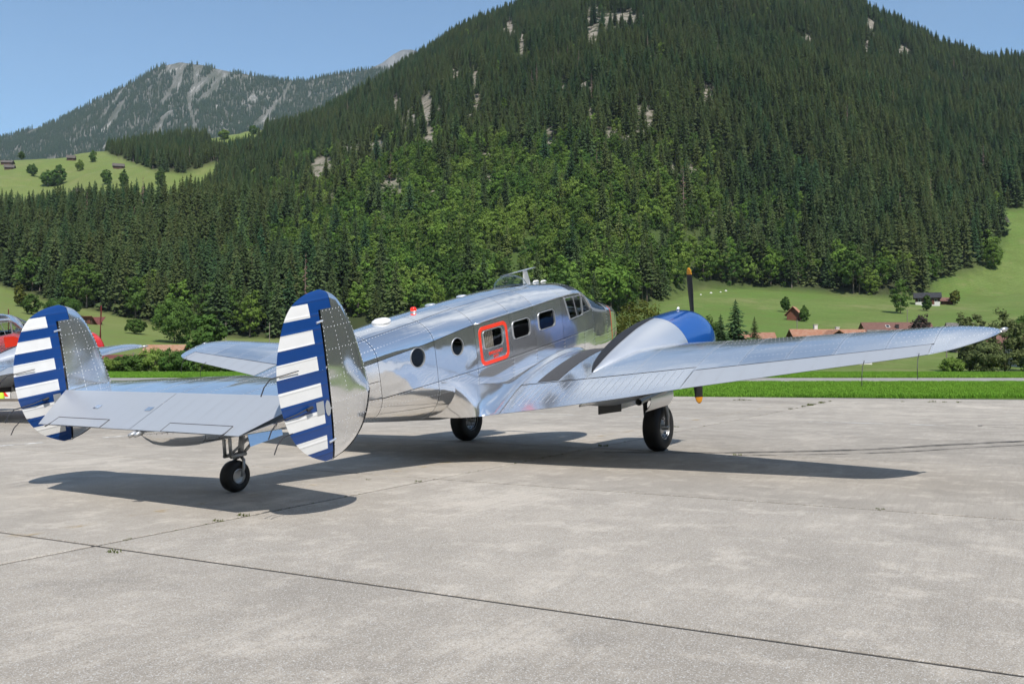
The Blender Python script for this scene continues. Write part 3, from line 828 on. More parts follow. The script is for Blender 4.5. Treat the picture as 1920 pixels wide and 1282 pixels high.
        # gear doors: curved plates either side of the well
        for s1 in (-1, 1):
            rows = []
            for x in np.linspace(-1.08, -.20, 10):
                rows.append([B((x, sd * NY + s1 * (.34 + .03 * math.sin(t * 3) - .08 * t * t), 1.0 - .26 * t + (x + .64) * .09)) for t in np.linspace(0, 1, 6)])
            m_ = MB().grid(np.array(rows)); r2 = np.array(rows) + np.array([0, s1 * .008, 0]); m_.grid(r2)
            fix_normals(m_.build('gear_door', NACM, root, True))
        q = MB(); q.box((-1.35, sd * (NY - .12), 1.06), (.75, .02, .16), rot=Matrix.Rotation(R(10), 3, 'Y')); q.build('rear_gear_door', DARKST, root)
    # ------------------------------------------------ tail
    for sd in (-1, 1):
        yc = sd * 2.13
        def sheet(zs_, x0f, x1f, nz_, nx_, mat, nm, par, split=None):
            q = MB()
            for sg in (-1, 1):
                rows = []
                for z in zs_:
                    a, b = x0f(z), x1f(z)
                    xx = a + (b - a) * (1 - np.cos(np.linspace(0, np.pi, nx_))) / 2
                    rows.append(fin_pt(xx, np.full(nx_, z), yc, sg))
                q.grid(np.array(rows))
            return fix_normals(q.build(nm, mat, par, True))
        zs_all = ZB_ + (ZT_ - ZB_) * (1 - np.cos(np.linspace(0, np.pi, 40))) / 2
        zf = np.concatenate([zs_all[zs_all < NOTCH - .01], [NOTCH]])
        xh = lambda z: hinge_x(z)
        fin = sheet(zf, lambda z: float(FLE(z)), lambda z: max(xh(z) + .012, float(FTE(z))), 0, 14, ALU, 'tail_fin', root)
        zt_ = np.concatenate([[NOTCH], zs_all[zs_all > NOTCH + .01]])
        sheet(zt_, lambda z: float(FLE(z)), lambda z: min(-7.42, float(FLE(z)) - .001), 0, 8, ALU, 'fin_tip', fin)
        rud = sheet(zf[zf > 2.08], lambda z: xh(z) - .012, lambda z: min(float(FTE(z)), xh(z) - .013), 0, 14, RUDM, 'rudder', root)
        sheet(zt_, lambda z: min(-7.425, float(FLE(z)) - .002), lambda z: min(float(FTE(z)), -7.43), 0, 12, RUDM, 'rudder_horn', rud)
        # fin panels drawn proud, with rivets
        riv = Rivets()
        for sg in (-1, 1):
            for zq in (2.42, 2.62, 2.86, 3.12, 3.33, 3.49):
                xx = np.linspace(float(FLE(zq)) - .02, xh(zq) + .03, 20); p = fin_pt(xx, np.full(20, zq), yc, sg)
                riv.row(p, np.tile([0., sg, 0], (20, 1)), .045)
            for fr in (.03, .3, .62, .96):
                zz_ = np.linspace(2.2, 3.47, 40); xx = np.array([float(FLE(z)) + (xh(z) - float(FLE(z))) * fr for z in zz_]); p = fin_pt(xx, zz_, yc, sg)
                riv.row(p, np.tile([0., sg, 0], (40, 1)), .045)
        riv.build(fin)
        # black boot on the lower leading edge
        q = MB(); rows = []
        for z in np.linspace(2.085, 2.62, 22):
            le = float(FLE(z)); row = []
            for a_ in np.linspace(-1, 1, 9):
                d_ = .035 * abs(a_)
                p = fin_pt(np.array(le - d_), np.array(z), yc, 1 if a_ > 0 else -1) + np.array([.004, .003 * np.sign(a_), 0]); row.append(p)
            rows.append(row)
        fix_normals(q.grid(np.array(rows)).build('leading_edge_boot', BLACK, fin, True))
        # hinge seam, hinges, patches, trim rod
        q = MB(); q.tube([(xh(z), yc, z) for z in np.linspace(2.1, 3.5, 8)], .016, 8); q.build('hinge_line', BLACK, fin)
        for z in (3.40, 2.96, 2.57, 2.27):
            q = MB(); q.tube([(xh(z) + .03, yc - .035, z), (xh(z) - .06, yc - .04, z - .01)], .011, 6); q.tube([(xh(z) + .03, yc + .035, z), (xh(z) - .06, yc + .04, z - .01)], .011, 6); q.build('hinge', NACM, fin)
        def patch(nm, pts, sg, mat):
            Pp = [fin_pt(np.array(x), np.array(z), yc, sg) + np.array([0, sg * .006, 0]) for x, z in pts]
            q = MB(); q.add(Pp, [tuple(range(len(Pp)))]); q.build(nm, mat, rud)
        for sg in (-1, 1):
            patch('access_plate', [(-7.79, 2.545), (-7.70, 2.545), (-7.70, 2.665), (-7.79, 2.665)], sg, SILVER)
            patch('access_plate', [(-7.655 + .032 * math.cos(a), 2.585 + .075 * math.sin(a)) for a in np.linspace(0, 6.28, 17)[:-1]], sg, SILVER)
        q = MB()
        y0 = yc - .062
        q.tube([(-8.16, yc - .012, 2.60), (-8.02, y0 + .022, 2.615), (-7.91, y0 + .008, 2.64)], .006, 6); q.tube([(-7.93, y0, 2.63), (-7.86, y0, 2.64)], .016, 6)
        q.build('trim_rod', DARKST, rud)
        q = MB(); q.tube([(-8.16, yc - .012, 2.99), (-7.95, y0 + .018, 3.0)], .005, 6); q.build('trim_rod', DARKST, rud)
        for z, dx in ((2.99, 0), (2.60, .01), (2.45, .02)):
            q = MB(); xx = float(FTE(z)); q.tube([(xx + .04, yc, z), (xx - .08, yc, z - .005), (xx - .16, yc, z - .06), (xx - .21, yc, z - .13)], .006, 5); q.build('static_wick', DARKST, rud)
    for sg in (-1, 1):
        pass
    # stabiliser
    q = MB(); yy = np.linspace(-2.13, 2.13, 31); ss = (1 - np.cos(np.linspace(0, np.pi, 18))) / 2
    YY, SS = np.meshgrid(yy, ss, indexing='ij')
    U_ = stab(YY, SS, 1); U_[..., 2] -= .005; D_ = stab(YY, SS, -1); q.grid(U_); q.grid(D_)
    st = fix_normals(q.build('stabilizer', ALU2, root, True))
    riv = Rivets()
    yst = [-2.12, -1.55, -.98, -.42, 0, .42, .98, 1.55, 2.12]
    for a, b in zip(yst[:-1], yst[1:]):
        for s0, s1 in ((.02, .40), (.40, .995)):
            skin(lambda u, v: stab(u, v, 1), a, b, s0, s1, 9, 9, ALU, st, False, amp=.0035, riv=riv)
    riv.build(st)
    # elevators
    def elev(y, s):
        y, s = np.broadcast_arrays(np.asarray(y, float), np.asarray(s, float))
        return np.stack([-7.645 - .635 * s, y, 2.632 - .17 * s - .01 * s * s], -1)
    for sd in (-1, 1):
        rows = []; rows2 = []
        for s in np.linspace(0, 1, 10):
            y1 = 2.05 - .42 * s
            yq = np.linspace(.004, y1, 20) * sd
            p = elev(yq, np.full(20, s)); t_ = .062 * (1 - s) + .003
            up = p.copy(); up[:, 2] += t_ * .9; dn = p.copy(); dn[:, 2] -= t_
            rows.append(up); rows2.append(dn)
        q = MB(); q.grid(np.array(rows)); q.grid(np.array(rows2))
        el = q.build('elevator', SILVER, root, True); fix_normals(el)
        r_ = MB()
        for y in np.arange(.2, 1.9, .21):
            smax = min(.98, (2.03 - y) / .42); s_l = np.linspace(.03, smax, 6)
            p = elev(np.full(6, y * sd), s_l); p[:, 2] += (.062 * (1 - s_l) + .003) * .9 + .0018
            r_.grid(np.stack([p - np.array([0, .011, .0010]), p, p + np.array([0, .011, -.0010])], 0))
        r_.build('rib_tapes', SILVER, el, True, 'stuff')
        q = MB(); y0, y1 = (.5, 1.42)
        ol = [(y0, .80), (y1, .80), (y1, 1.0), (y0, 1.0)]
        ol = [elev(np.array(y * sd), np.array(s)) + np.array([0, 0, (.062 * (1 - s) + .003) * .9 + .004]) for y, s in ol]
        tb = q.add(ol, [(0, 1, 2, 3)]).build('trim_tab', SILVER, el)
        q = MB(); a0, a1 = ol[0], ol[1]; q.tube([tuple(a0), tuple(a1)], .005, 5); q.tube([tuple(ol[0]), tuple(ol[3])], .004, 5); q.tube([tuple(ol[1]), tuple(ol[2])], .004, 5); q.build('tab_hinge', SEAM, tb)
        q = MB(); p_ = elev(np.array(1.42 * sd), np.array(.97)); q.tube([tuple(p_ + np.array([.06, 0, .02])), tuple(p_ + np.array([-.07, 0, -.01]))], .007, 5); q.build('static_wick', DARKST, el)
        for y in ((.95, .05) if sd > 0 else ()):
            patch_ = [elev(np.array((y + dy) * sd), np.array(s)) + np.array([0, 0, (.062 * (1 - s) + .003) * .9 + .004]) for dy, s in ((0, .42), (.10, .42), (.10, .52), (0, .52))]
            MB().add(patch_, [(0, 1, 2, 3)]).build('inspection_plate', ALU, el)
    q = MB(); q.tube([(-8.24, -.10, 2.43), (-8.36, -.10, 2.41)], [.028, .02], 10); q.tube([(-8.24, -.16, 2.43), (-8.34, -.16, 2.41)], [.028, .02], 10); q.build('tail_lamp', WHEELM, root, True)
    # tail wheel
    def B(p): return g2b(*p)
    TX = -7.24
    Mw = Matrix.Rotation(PITCH, 4, 'Y') @ Matrix.Translation((TX, 0, .18)) @ Matrix.Rotation(R(90), 4, 'X')
    q = MB(); q.lathe([(.07, -.05), (.10, -.075), (.145, -.078), (.172, -.055), (.180, -.02), (.1805, 0), (.180, .02), (.172, .055), (.145, .078), (.10, .075), (.07, .05)], 32, Mw)
    tw = q.build('tail_wheel', RUBBER, root, True)
    q = MB()
    for s1 in (-1, 1): q.lathe([(.088, s1 * .072), (.08, s1 * .078), (.07, s1 * .06), (.04, s1 * .05), (0, s1 * .05)], 24, Mw)
    auto_smooth(q.build('rim', WHEELM, tw))
    for s1 in (-1, 1):
        q = MB(); q.tube([B((TX + .005, s1 * .105, .18)), B((TX + .03, s1 * .11, .28)), B((TX + .06, s1 * .075, .36)), B((TX + .075, s1 * .0, .405))], [.016, .02, .022, .026], 10, flat=.8); q.build('tail_fork', STEEL, root, True)
    q = MB()
    q.tube([B((TX + .075, 0, .39)), B((TX + .10, 0, .66))], .035, 12)
    q.tube([B((TX - .10, -.05, .40)), B((TX - .13, -.05, .68))], .02, 8); q.tube([B((TX - .10, .05, .40)), B((TX - .13, .05, .68))], .02, 8)
    q.tube([B((TX - .11, -.06, .405)), B((TX + .12, -.04, .425))], .022, 8); q.tube([B((TX - .11, .06, .405)), B((TX + .12, .04, .425))], .022, 8)
    q.tube([B((TX - .08, 0, .42)), B((TX + .30, 0, .66))], .016, 8); q.tube([B((TX + .12, 0, .43)), B((TX + .34, .0, .62))], .018, 8)
    q.build('tail_gear_frame', STEEL, root, True)
    for s1 in (-1, 1):
        rows = [[B((x, s1 * (.16 + .05 * t), .66 + (x - TX) * .21 - .15 * t)) for t in np.linspace(0, 1, 4)] for x in np.linspace(TX + .03, TX + .52, 6)]
        m_ = MB().grid(np.array(rows)); m_.grid(np.array(rows) + np.array([0, s1 * .006, 0])); fix_normals(m_.build('tail_gear_door', ALU, root))
    q = MB(); q.tube([B((-3.0, -.2, .74)), B((-2.9, -.25, .42))], .004, 5); q.build('wire_antenna', DARKST, root)
    return root

def copy_tree(o, parent=None):
    c = o.copy(); COL.objects.link(c); c.parent = parent
    for ch in list(o.children): copy_tree(ch, c)
    return c

HEAD = R(32.9)
plane = make_airplane('polished aluminium twin-engine airplane with blue cowling and blue and white striped rudders', 'parked propeller airplanes')
plane.location = (0.79, 16.70, 0)
plane.rotation_euler = (0, -PITCH, R(90) - HEAD)
plane2 = copy_tree(plane)
plane2.location = (-14.51, 26.67, 0)
plane2.rotation_euler = (0, -PITCH, R(90) - R(24.86))
plane2['label'] = 'silver airplane with red cowling parked behind the striped tail at the left edge'
def rem(o):
    swap = {'cowl_blue_gloss': RED, 'propeller_black': PROPR, 'propeller_tip_orange': PROPR, 'rudder_stripes': RED}
    for s in o.material_slots:
        if s.material and s.material.name in swap:
            mm = swap[s.material.name]; s.link = 'OBJECT'; s.material = mm
    for ch in o.children: rem(ch)
rem(plane2)
for bod in [c for c in plane2.children if c.name.startswith('fuselage')]:
    skin(lambda u, v: fus(u, v, -1), -.1, 1.9, .56, .66, 14, 4, MARK, bod, True, gap=0, amp=0, lift=.003, name='red_side_flash')
for ch in plane.children:
    if ch.name.startswith('propeller') and ch.data.vertices[0].co.y > 0:
        ch.matrix_local = Matrix.Translation((0, NY, 1.6)) @ Matrix.Rotation(R(82), 4, 'X') @ Matrix.Translation((0, -NY, -1.6))
# its propeller stands a little turned
for ch in plane2.children:
    if ch.name.startswith('propeller'):
        y = -NY if ch.data.vertices[0].co.y < 0 else NY
        ang = R(14)
        ch.matrix_local = Matrix.Translation((0, y, 1.6)) @ Matrix.Rotation(ang, 4, 'X') @ Matrix.Translation((0, -y, -1.6))
# ================================================================ landscape
TILT = math.atan2(HOR - 641.0, FPX)
CT, ST = math.cos(TILT), math.sin(TILT)
def z_at(py, D):
    """height of a point that lies D metres ahead on image row py (1920 px photo)"""
    k = 641.0 - np.asarray(py, float)
    return EYE + D * (FPX * ST + k * CT) / (FPX * CT - k * ST)
def x_at(px, D, py=HOR):
    k = 641.0 - py
    return (px - 960.0) / (FPX * CT - k * ST) * D
def to_px(X, Y, Z):
    d = Y * CT + (Z - EYE) * ST; u = -Y * ST + (Z - EYE) * CT
    return 960 + FPX * X / d, 641 - FPX * u / d

def hash2(i, j, s):
    n = (i.astype(np.int64) * 374761393 + j.astype(np.int64) * 668265263 + s * 974711) & 0x7fffffff
    n = ((n ^ (n >> 13)) * 1274126177) & 0x7fffffff
    return ((n ^ (n >> 16)) & 0xffff) / 65535.0
def vnoise(x, y, s=0):
    x, y = np.asarray(x, float), np.asarray(y, float)
    i, j = np.floor(x), np.floor(y); fx, fy = x - i, y - j
    fx = fx * fx * (3 - 2 * fx); fy = fy * fy * (3 - 2 * fy)
    a, b = hash2(i, j, s), hash2(i + 1, j, s); c, d = hash2(i, j + 1, s), hash2(i + 1, j + 1, s)
    return (a * (1 - fx) + b * fx) * (1 - fy) + (c * (1 - fx) + d * fx) * fy
def fbm(x, y, s=0, o=4):
    v = 0; a = .5; t = 0
    for k in range(o):
        v = v + a * vnoise(x * 2**k, y * 2**k, s + k * 17); t += a; a *= .5
    return v / t

def px_az(x): return math.degrees(math.atan2(x - 960.0, FPX))
# lower edge of the hillside forest and the crest, given as (image column, image row, metres ahead)
BASE = [(-1500, 640, 560), (-600, 600, 480), (-100, 545, 440), (0, 538, 430), (60, 556, 415), (110, 570, 400), (280, 606, 370), (400, 632, 340), (700, 640, 335), (1100, 622, 345), (1240, 566, 390), (1300, 543, 430), (1400, 541, 440), (1560, 553, 430), (1680, 562, 420), (1735, 558, 440), (1842, 555, 445), (1920, 550, 450), (2000, 545, 460), (2400, 560, 480), (2900, 600, 440)]
CREST = [(-1500, 330, 1500), (-600, 315, 1250), (-100, 318, 1080), (0, 310, 1060), (150, 290, 1100), (300, 268, 1140), (400, 262, 1160), (500, 246, 1200), (600, 222, 1230), (700, 168, 1250), (760, 128, 1250), (850, 68, 1260), (930, 38, 1270), (1000, 5, 1280), (1120, -70, 1300), (1300, -120, 1300), (1500, -60, 1250), (1640, 30, 1180), (1700, 57, 1150), (1760, 88, 1130), (1810, 108, 1120), (1860, 124, 1110), (1920, 120, 1110), (2050, 105, 1150), (2400, 90, 1200), (3000, 120, 1300)]
def ring_tables():
    A = [[], [], [], [], []]
    T = {}
    for nm, tab in (('b', BASE), ('c', CREST)):
        az = [px_az(x) for x, y, D in tab]; rho = [D / math.cos(R(a)) for a, (x, y, D) in zip(az, tab)]; z = [float(z_at(y, D)) for x, y, D in tab]
        T[nm] = (az, rho, z)
    # the valley goes on to both sides and behind: (azimuth, base distance, base height, crest distance, crest height)
    rest = [(56, 470, 10, 1400, 480), (66, 440, 6, 1400, 460), (80, 460, 6, 1500, 440), (100, 520, 6, 1600, 420), (125, 600, 15, 1500, 520), (150, 480, 10, 1400, 560), (180, 460, 10, 1400, 560), (210, 520, 10, 1400, 500), (240, 700, 10, 1600, 440), (270, 1000, 10, 1700, 360), (290, 900, 20, 1700, 380)]
    out = []
    for k in range(2):
        nm = 'bc'[k]
        az = list(T[nm][0]) + [r[0] for r in rest]; rho = list(T[nm][1]) + [r[1 + 2 * k] for r in rest]; z = list(T[nm][2]) + [r[2 + 2 * k] for r in rest]
        o = sorted((a % 360, r, zz) for a, r, zz in zip(az, rho, z))
        a = np.array([q[0] for q in o]); a = np.r_[a[-1] - 360, a, a[0] + 360]
        r_ = np.array([q[1] for q in o]); r_ = np.r_[r_[-1], r_, r_[0]]; zz = np.array([q[2] for q in o]); zz = np.r_[zz[-1], zz, zz[0]]
        out.append((a, r_, zz))
    return out
(BA, BR, BZ), (CA, CR, CZ) = ring_tables()
def terrain(X, Y):
    X, Y = np.asarray(X, float), np.asarray(Y, float)
    az = np.degrees(np.arctan2(X, Y)) % 360; rho = np.hypot(X, Y)
    rb, zb = np.interp(az, BA, BR), np.interp(az, BA, BZ); rc, zc = np.interp(az, CA, CR), np.interp(az, CA, CZ)
    r0 = np.minimum(172.0 / np.clip(np.cos(np.radians(az)), .55, 1), rb - 120)
    r0 = np.where(np.cos(np.radians(az)) < .5, rb - 150, r0)
    t1 = np.clip((rho - r0) / (rb - r0), 0, 1); t2 = np.clip((rho - rb) / (rc - rb), 0, 1)
    z = zb * t1 ** 1.3
    z = np.where(rho > rb, zb + (zc - zb) * t2, z)
    over = np.clip(rho - rc, 0, None)
    z = z - over * .42
    rough = np.clip(t2 * 4, 0, 1) * np.clip((rc - rho) / 120 + .4, .25, 1)
    z = z + rough * ((fbm(X / 170, Y / 170, 3) - .5) * 46 + (fbm(X / 45, Y / 45, 9) - .5) * 13)
    z = z + np.clip(t1, 0, 1) * np.clip((rho - r0) / 60, 0, 1) * (fbm(X / 60, Y / 60, 5) - .5) * 2.2
    return np.where(rho < r0, 0.0, z) - .05

def in_poly(px, py, poly):
    px, py = np.asarray(px), np.asarray(py); c = np.zeros(px.shape, bool); n = len(poly)
    for i in range(n):
        (x0, y0), (x1, y1) = poly[i], poly[(i + 1) % n]
        if y0 == y1: continue
        c ^= ((y0 > py) != (y1 > py)) & (px < (x1 - x0) * (py - y0) / (y1 - y0) + x0)
    return c
# alp pastures on the left shoulder (outline as seen in the photo, pastures lie where these sight lines meet the slope)
ALP = [[(-300, 400), (-300, 300), (0, 302), (16, 300), (78, 284), (129, 277), (190, 280), (215, 292), (250, 305), (300, 322), (351, 324), (392, 308), (418, 305), (400, 350), (365, 384), (331, 408), (290, 404), (234, 392), (187, 414), (78, 420), (0, 416)],
       [(362, 240), (392, 228), (440, 222), (492, 232), (500, 262), (470, 275), (425, 285), (400, 272)], [(520, 196), (560, 180), (600, 176), (560, 205), (530, 212)],
       [(1700, 700), (1728, 562), (1740, 540), (1752, 522), (1795, 510), (1842, 498), (1866, 470), (1878, 440), (1864, 396), (1930, 386), (2000, 386), (2300, 420), (2300, 700)]]
BARE = [(800, 200, 9, 28), (735, 352, 14, 14), (602, 318, 16, 24), (1212, 222, 12, 22), (1150, 30, 40, 12), (1112, 45, 8, 34), (1160, 250, 22, 12), (856, 135, 8, 16), (742, 205, 9, 22), (700, 300, 14, 10), (912, 295, 7, 10), (1340, 205, 22, 10), (1300, 325, 10, 18), (955, 55, 10, 16), (978, 85, 6, 26), (770, 228, 12, 18), (890, 190, 8, 16), (690, 270, 30, 8), (1420, 225, 10, 8), (1690, 95, 14, 10), (660, 275, 26, 10), (1215, 108, 8, 14)]
_r = np.random.default_rng(99)
BARE += [(float(_r.uniform(580, 1340)), float(_r.uniform(190, 430)), float(_r.uniform(3, 10)), float(_r.uniform(3, 10))) for _ in range(46)] + [(float(_r.uniform(800, 1700)), float(_r.uniform(40, 300)), float(_r.uniform(4, 9)), float(_r.uniform(6, 16))) for _ in range(26)]
def bare_mask(px, py, grow=1.0):
    m = np.zeros(np.shape(px))
    for cx, cy_, rx, ry in BARE:
        m = np.maximum(m, 1 - np.sqrt(((px - cx) / (rx * grow))**2 + ((py - cy_) / (ry * grow))**2) * .55)
    return m

def meadow_of(X, Y, Z):
    px, py = to_px(X, Y, Z)
    az = np.degrees(np.arctan2(X, Y)) % 360; rho = np.hypot(X, Y)
    m = rho < np.interp(az, BA, BR) * (1 + .012 * (fbm(X / 25, Y / 25, 31) - .5))
    front = Y > 50
    for pl in ALP: m |= front & in_poly(px, py, pl)
    return m

def build_terrain():
    az = np.concatenate([np.arange(-31.5, 31.5, .14), np.arange(31.5, 70, .5), np.arange(70, 328.5, 2.0)])
    rho = np.concatenate([[0, 20, 45, 80, 120, 150], np.arange(165, 480, 7.0), np.arange(480, 1500, 10.0), np.arange(1500, 2300, 60.0)])
    AA, RR = np.meshgrid(np.radians(az), rho, indexing='ij')
    X, Y = RR * np.sin(AA), RR * np.cos(AA); Z = terrain(X, Y)
    nu, nv = X.shape
    V = np.stack([X, Y, Z], -1).reshape(-1, 3)
    i = np.arange(nu)[:, None]; j = np.arange(nv - 1)[None, :]; i2 = (i + 1) % nu
    F = np.stack([i * nv + j, i2 * nv + j, i2 * nv + j + 1, i * nv + j + 1], -1).reshape(-1, 4)[:, ::-1]
    me = bpy.data.meshes.new('terrain')
    me.vertices.add(len(V)); me.vertices.foreach_set('co', V.ravel())
    me.loops.add(F.size); me.loops.foreach_set('vertex_index', F.ravel().astype(np.int32))
    me.polygons.add(len(F)); me.polygons.foreach_set('loop_start', np.arange(0, F.size, 4, dtype=np.int32)); me.polygons.foreach_set('loop_total', np.full(len(F), 4, dtype=np.int32))
    me.update(calc_edges=True); me.validate()
    px, py = to_px(X, np.maximum(Y, 1), Z)
    md = np.mean([meadow_of(X + dx, Y + dy, terrain(X + dx, Y + dy)).astype(float) for dx, dy in ((0, 0), (5, 0), (-5, 0), (0, 5), (0, -5), (3, 3), (-3, 3), (3, -3), (-3, -3))], 0)
    front = (Y > 300)
    rk = np.where(front, np.clip(bare_mask(px, py, 1.1) * 1.6, 0, 1), 0) * (1 - md)
    zone = light_zone(px, py) * front
    for nm, val in (('meadow', md), ('rock', rk), ('scrub', zone)):
        at = me.attributes.new(nm, 'FLOAT', 'POINT'); at.data.foreach_set('value', val.ravel().astype(np.float32))
    smooth(me)
    me.materials.append(ground_material())
    o = link('terrain', me, None, 'structure')
    o['label'] = 'green valley floor and meadows rising to the forested mountainside'
    return o

LIGHT = [(600, 350), (690, 300), (800, 330), (1000, 345), (1180, 330), (1290, 300), (1330, 420), (1300, 500), (1180, 560), (900, 590), (600, 560), (560, 440)]
def light_zone(px, py):
    """young light-green growth in the middle of the slope"""
    cx, cy_ = 940, 440
    d = np.sqrt(((px - cx) / 400)**2 + ((py - cy_) / 150)**2)
    return np.clip(1.45 - d, 0, 1)

def mixc(n, l, fac, a, b, blend='MIX'):
    m = n.new('ShaderNodeMix'); m.data_type = 'RGBA'; m.blend_type = blend
    if hasattr(fac, 'links'): l.new(fac, m.inputs['Factor'])
    else: m.inputs['Factor'].default_value = fac
    for k, v in (('A', a), ('B', b)):
        if hasattr(v, 'links'): l.new(v, m.inputs[k])
        else: m.inputs[k].default_value = (*v, 1)
    return m.outputs['Result']
def noise(n, l, vec, scale, detail=4, rough=.55):
    t = n.new('ShaderNodeTexNoise'); t.inputs['Scale'].default_value = scale; t.inputs['Detail'].default_value = detail; t.inputs['Roughness'].default_value = rough
    l.new(vec, t.inputs['Vector']); return t.outputs['Fac']
def ramp(n, l, v, lo, hi, a=0.0, b=1.0):
    r = n.new('ShaderNodeMapRange'); r.interpolation_type = 'SMOOTHSTEP'
    r.inputs['From Min'].default_value = lo; r.inputs['From Max'].default_value = hi; r.inputs['To Min'].default_value = a; r.inputs['To Max'].default_value = b
    l.new(v, r.inputs['Value']); return r.outputs[0]
def attr(n, name, kind='GEOMETRY'):
    a = n.new('ShaderNodeAttribute'); a.attribute_name = name; a.attribute_type = kind; return a.outputs['Fac']

def ground_material():
    m, n, l, b = nodes_of('meadow_and_forest_floor')
    P(b, Roughness=.95, Specular_IOR_Level=.15)
    tc = n.new('ShaderNodeTexCoord'); v = tc.outputs['Object']
    g1 = mixc(n, l, ramp(n, l, noise(n, l, v, .018, 5), .38, .62), (.095, .180, .032), (.145, .200, .055))
    g2 = mixc(n, l, ramp(n, l, noise(n, l, v, .11, 6, .7), .35, .7), g1, (.105, .150, .035))
    g3 = mixc(n, l, ramp(n, l, noise(n, l, v, .9, 4), .35, .75, 0, .45), g2, (.050, .105, .014))
    # mowing swaths
    mp = n.new('ShaderNodeMapping'); mp.inputs['Rotation'].default_value = (0, 0, .35); l.new(v, mp.inputs['Vector'])
    wv = n.new('ShaderNodeTexWave'); wv.bands_direction = 'Y'; wv.inputs['Scale'].default_value = .16; wv.inputs['Distortion'].default_value = 2.5; wv.inputs['Detail'].default_value = 2; wv.inputs['Detail Scale'].default_value = .4
    l.new(mp.outputs[0], wv.inputs['Vector'])
    g3 = mixc(n, l, ramp(n, l, wv.outputs['Fac'], .3, .8, 0, .30), g3, (.19, .20, .075))
    g3 = mixc(n, l, ramp(n, l, noise(n, l, v, .035, 6, .7), .52, .66, 0, .55), g3, (.20, .20, .085))
    floor = mixc(n, l, noise(n, l, v, .08, 5), (.022, .035, .012), (.060, .062, .030))
    scrub = mixc(n, l, noise(n, l, v, .15, 5), (.045, .085, .018), (.085, .12, .035))
    floor = mixc(n, l, attr(n, 'scrub'), floor, scrub)
    rocky = mixc(n, l, noise(n, l, v, .22, 6, .7), (.17, .145, .11), (.34, .31, .265))
    rf = n.new('ShaderNodeMath'); rf.operation = 'MULTIPLY'; l.new(attr(n, 'rock'), rf.inputs[0]); l.new(ramp(n, l, noise(n, l, v, .12, 6, .7), .36, .55), rf.inputs[1])
    floor = mixc(n, l, rf.outputs[0], floor, rocky)
    sy_ = n.new('ShaderNodeSeparateXYZ'); l.new(v, sy_.inputs[0])
    g3 = mixc(n, l, ramp(n, l, sy_.outputs['X'], -60, -95, 0, .32), g3, (.21, .215, .075))
    col = mixc(n, l, attr(n, 'meadow'), floor, g3)
    l.new(col, b.inputs['Base Color'])
    bp = n.new('ShaderNodeBump'); bp.inputs['Strength'].default_value = .5; bp.inputs['Distance'].default_value = .25
    l.new(noise(n, l, v, 2.5, 5, .7), bp.inputs['Height']); l.new(bp.outputs[0], b.inputs['Normal'])
    return m

# ---------------------------------------------------------------- plants
def foliage_mat(name, c0, c1, c2, trans=0.25, nscale=.35, spread=.32):
    """leaf colour varies from plant to plant and clump to clump"""
    m, n, l, b = nodes_of(name)
    n.remove(b)
    tc = n.new('ShaderNodeTexCoord'); oi = n.new('ShaderNodeObjectInfo')
    c = mixc(n, l, oi.outputs['Random'], c0, c1)
    wn_ = n.new('ShaderNodeTexWhiteNoise'); wn_.noise_dimensions = '1D'; l.new(oi.outputs['Random'], wn_.inputs['W'])
    br = n.new('ShaderNodeMapRange'); br.inputs['To Min'].default_value = 1 - spread; br.inputs['To Max'].default_value = 1 + spread; l.new(wn_.outputs['Value'], br.inputs['Value'])
    c = mixc(n, l, 1.0, c, br.outputs[0], 'MULTIPLY')
    lf = noise(n, l, oi.outputs['Location'], .011, 4, .6)
    c = mixc(n, l, ramp(n, l, lf, .40, .62, 0, .45), c, tuple(x * k_ for x, k_ in zip(c1, (1.35, 1.18, 1.05))))
    c = mixc(n, l, ramp(n, l, noise(n, l, tc.outputs['Object'], nscale, 3), .35, .68, 0, .65), c, c2)
    d = n.new('ShaderNodeBsdfDiffuse'); t = n.new('ShaderNodeBsdfTranslucent'); mx = n.new('ShaderNodeMixShader'); mx.inputs[0].default_value = trans
    l.new(c, d.inputs[0]); l.new(c, t.inputs[0]); l.new(d.outputs[0], mx.inputs[1]); l.new(t.outputs[0], mx.inputs[2])
    l.new(mx.outputs[0], n['Material Output'].inputs[0])
    return m
SPR = foliage_mat('spruce_needles', (.038, .090, .042), (.100, .124, .048), (.060, .098, .032), .2, .3, .42)
SPRF = foliage_mat('far_spruce_needles', (.026, .056, .032), (.045, .068, .034), (.034, .056, .026), .1, .3, .3)
SPRY = foliage_mat('young_spruce_needles', (.100, .180, .046), (.16, .195, .068), (.115, .178, .044), .22, .3)
DEC = foliage_mat('broadleaf_leaves', (.066, .146, .034), (.105, .186, .046), (.080, .130, .034), .3, .4)
DECL = foliage_mat('light_broadleaf_leaves', (.135, .262, .045), (.19, .28, .066), (.15, .215, .05), .32, .4)
WIL = foliage_mat('willow_leaves', (.12, .145, .030), (.15, .165, .045), (.085, .105, .022), .3, .8)
OLIV = foliage_mat('grey_green_leaves', (.15, .19, .075), (.18, .215, .09), (.11, .145, .055), .35, .8, .1)
BARK = plain('bark', (.21, .17, .14), .9, 0, .3, 4)
DEADW = plain('dead_needles', (.17, .10, .075), .9, 0, .25, 1)

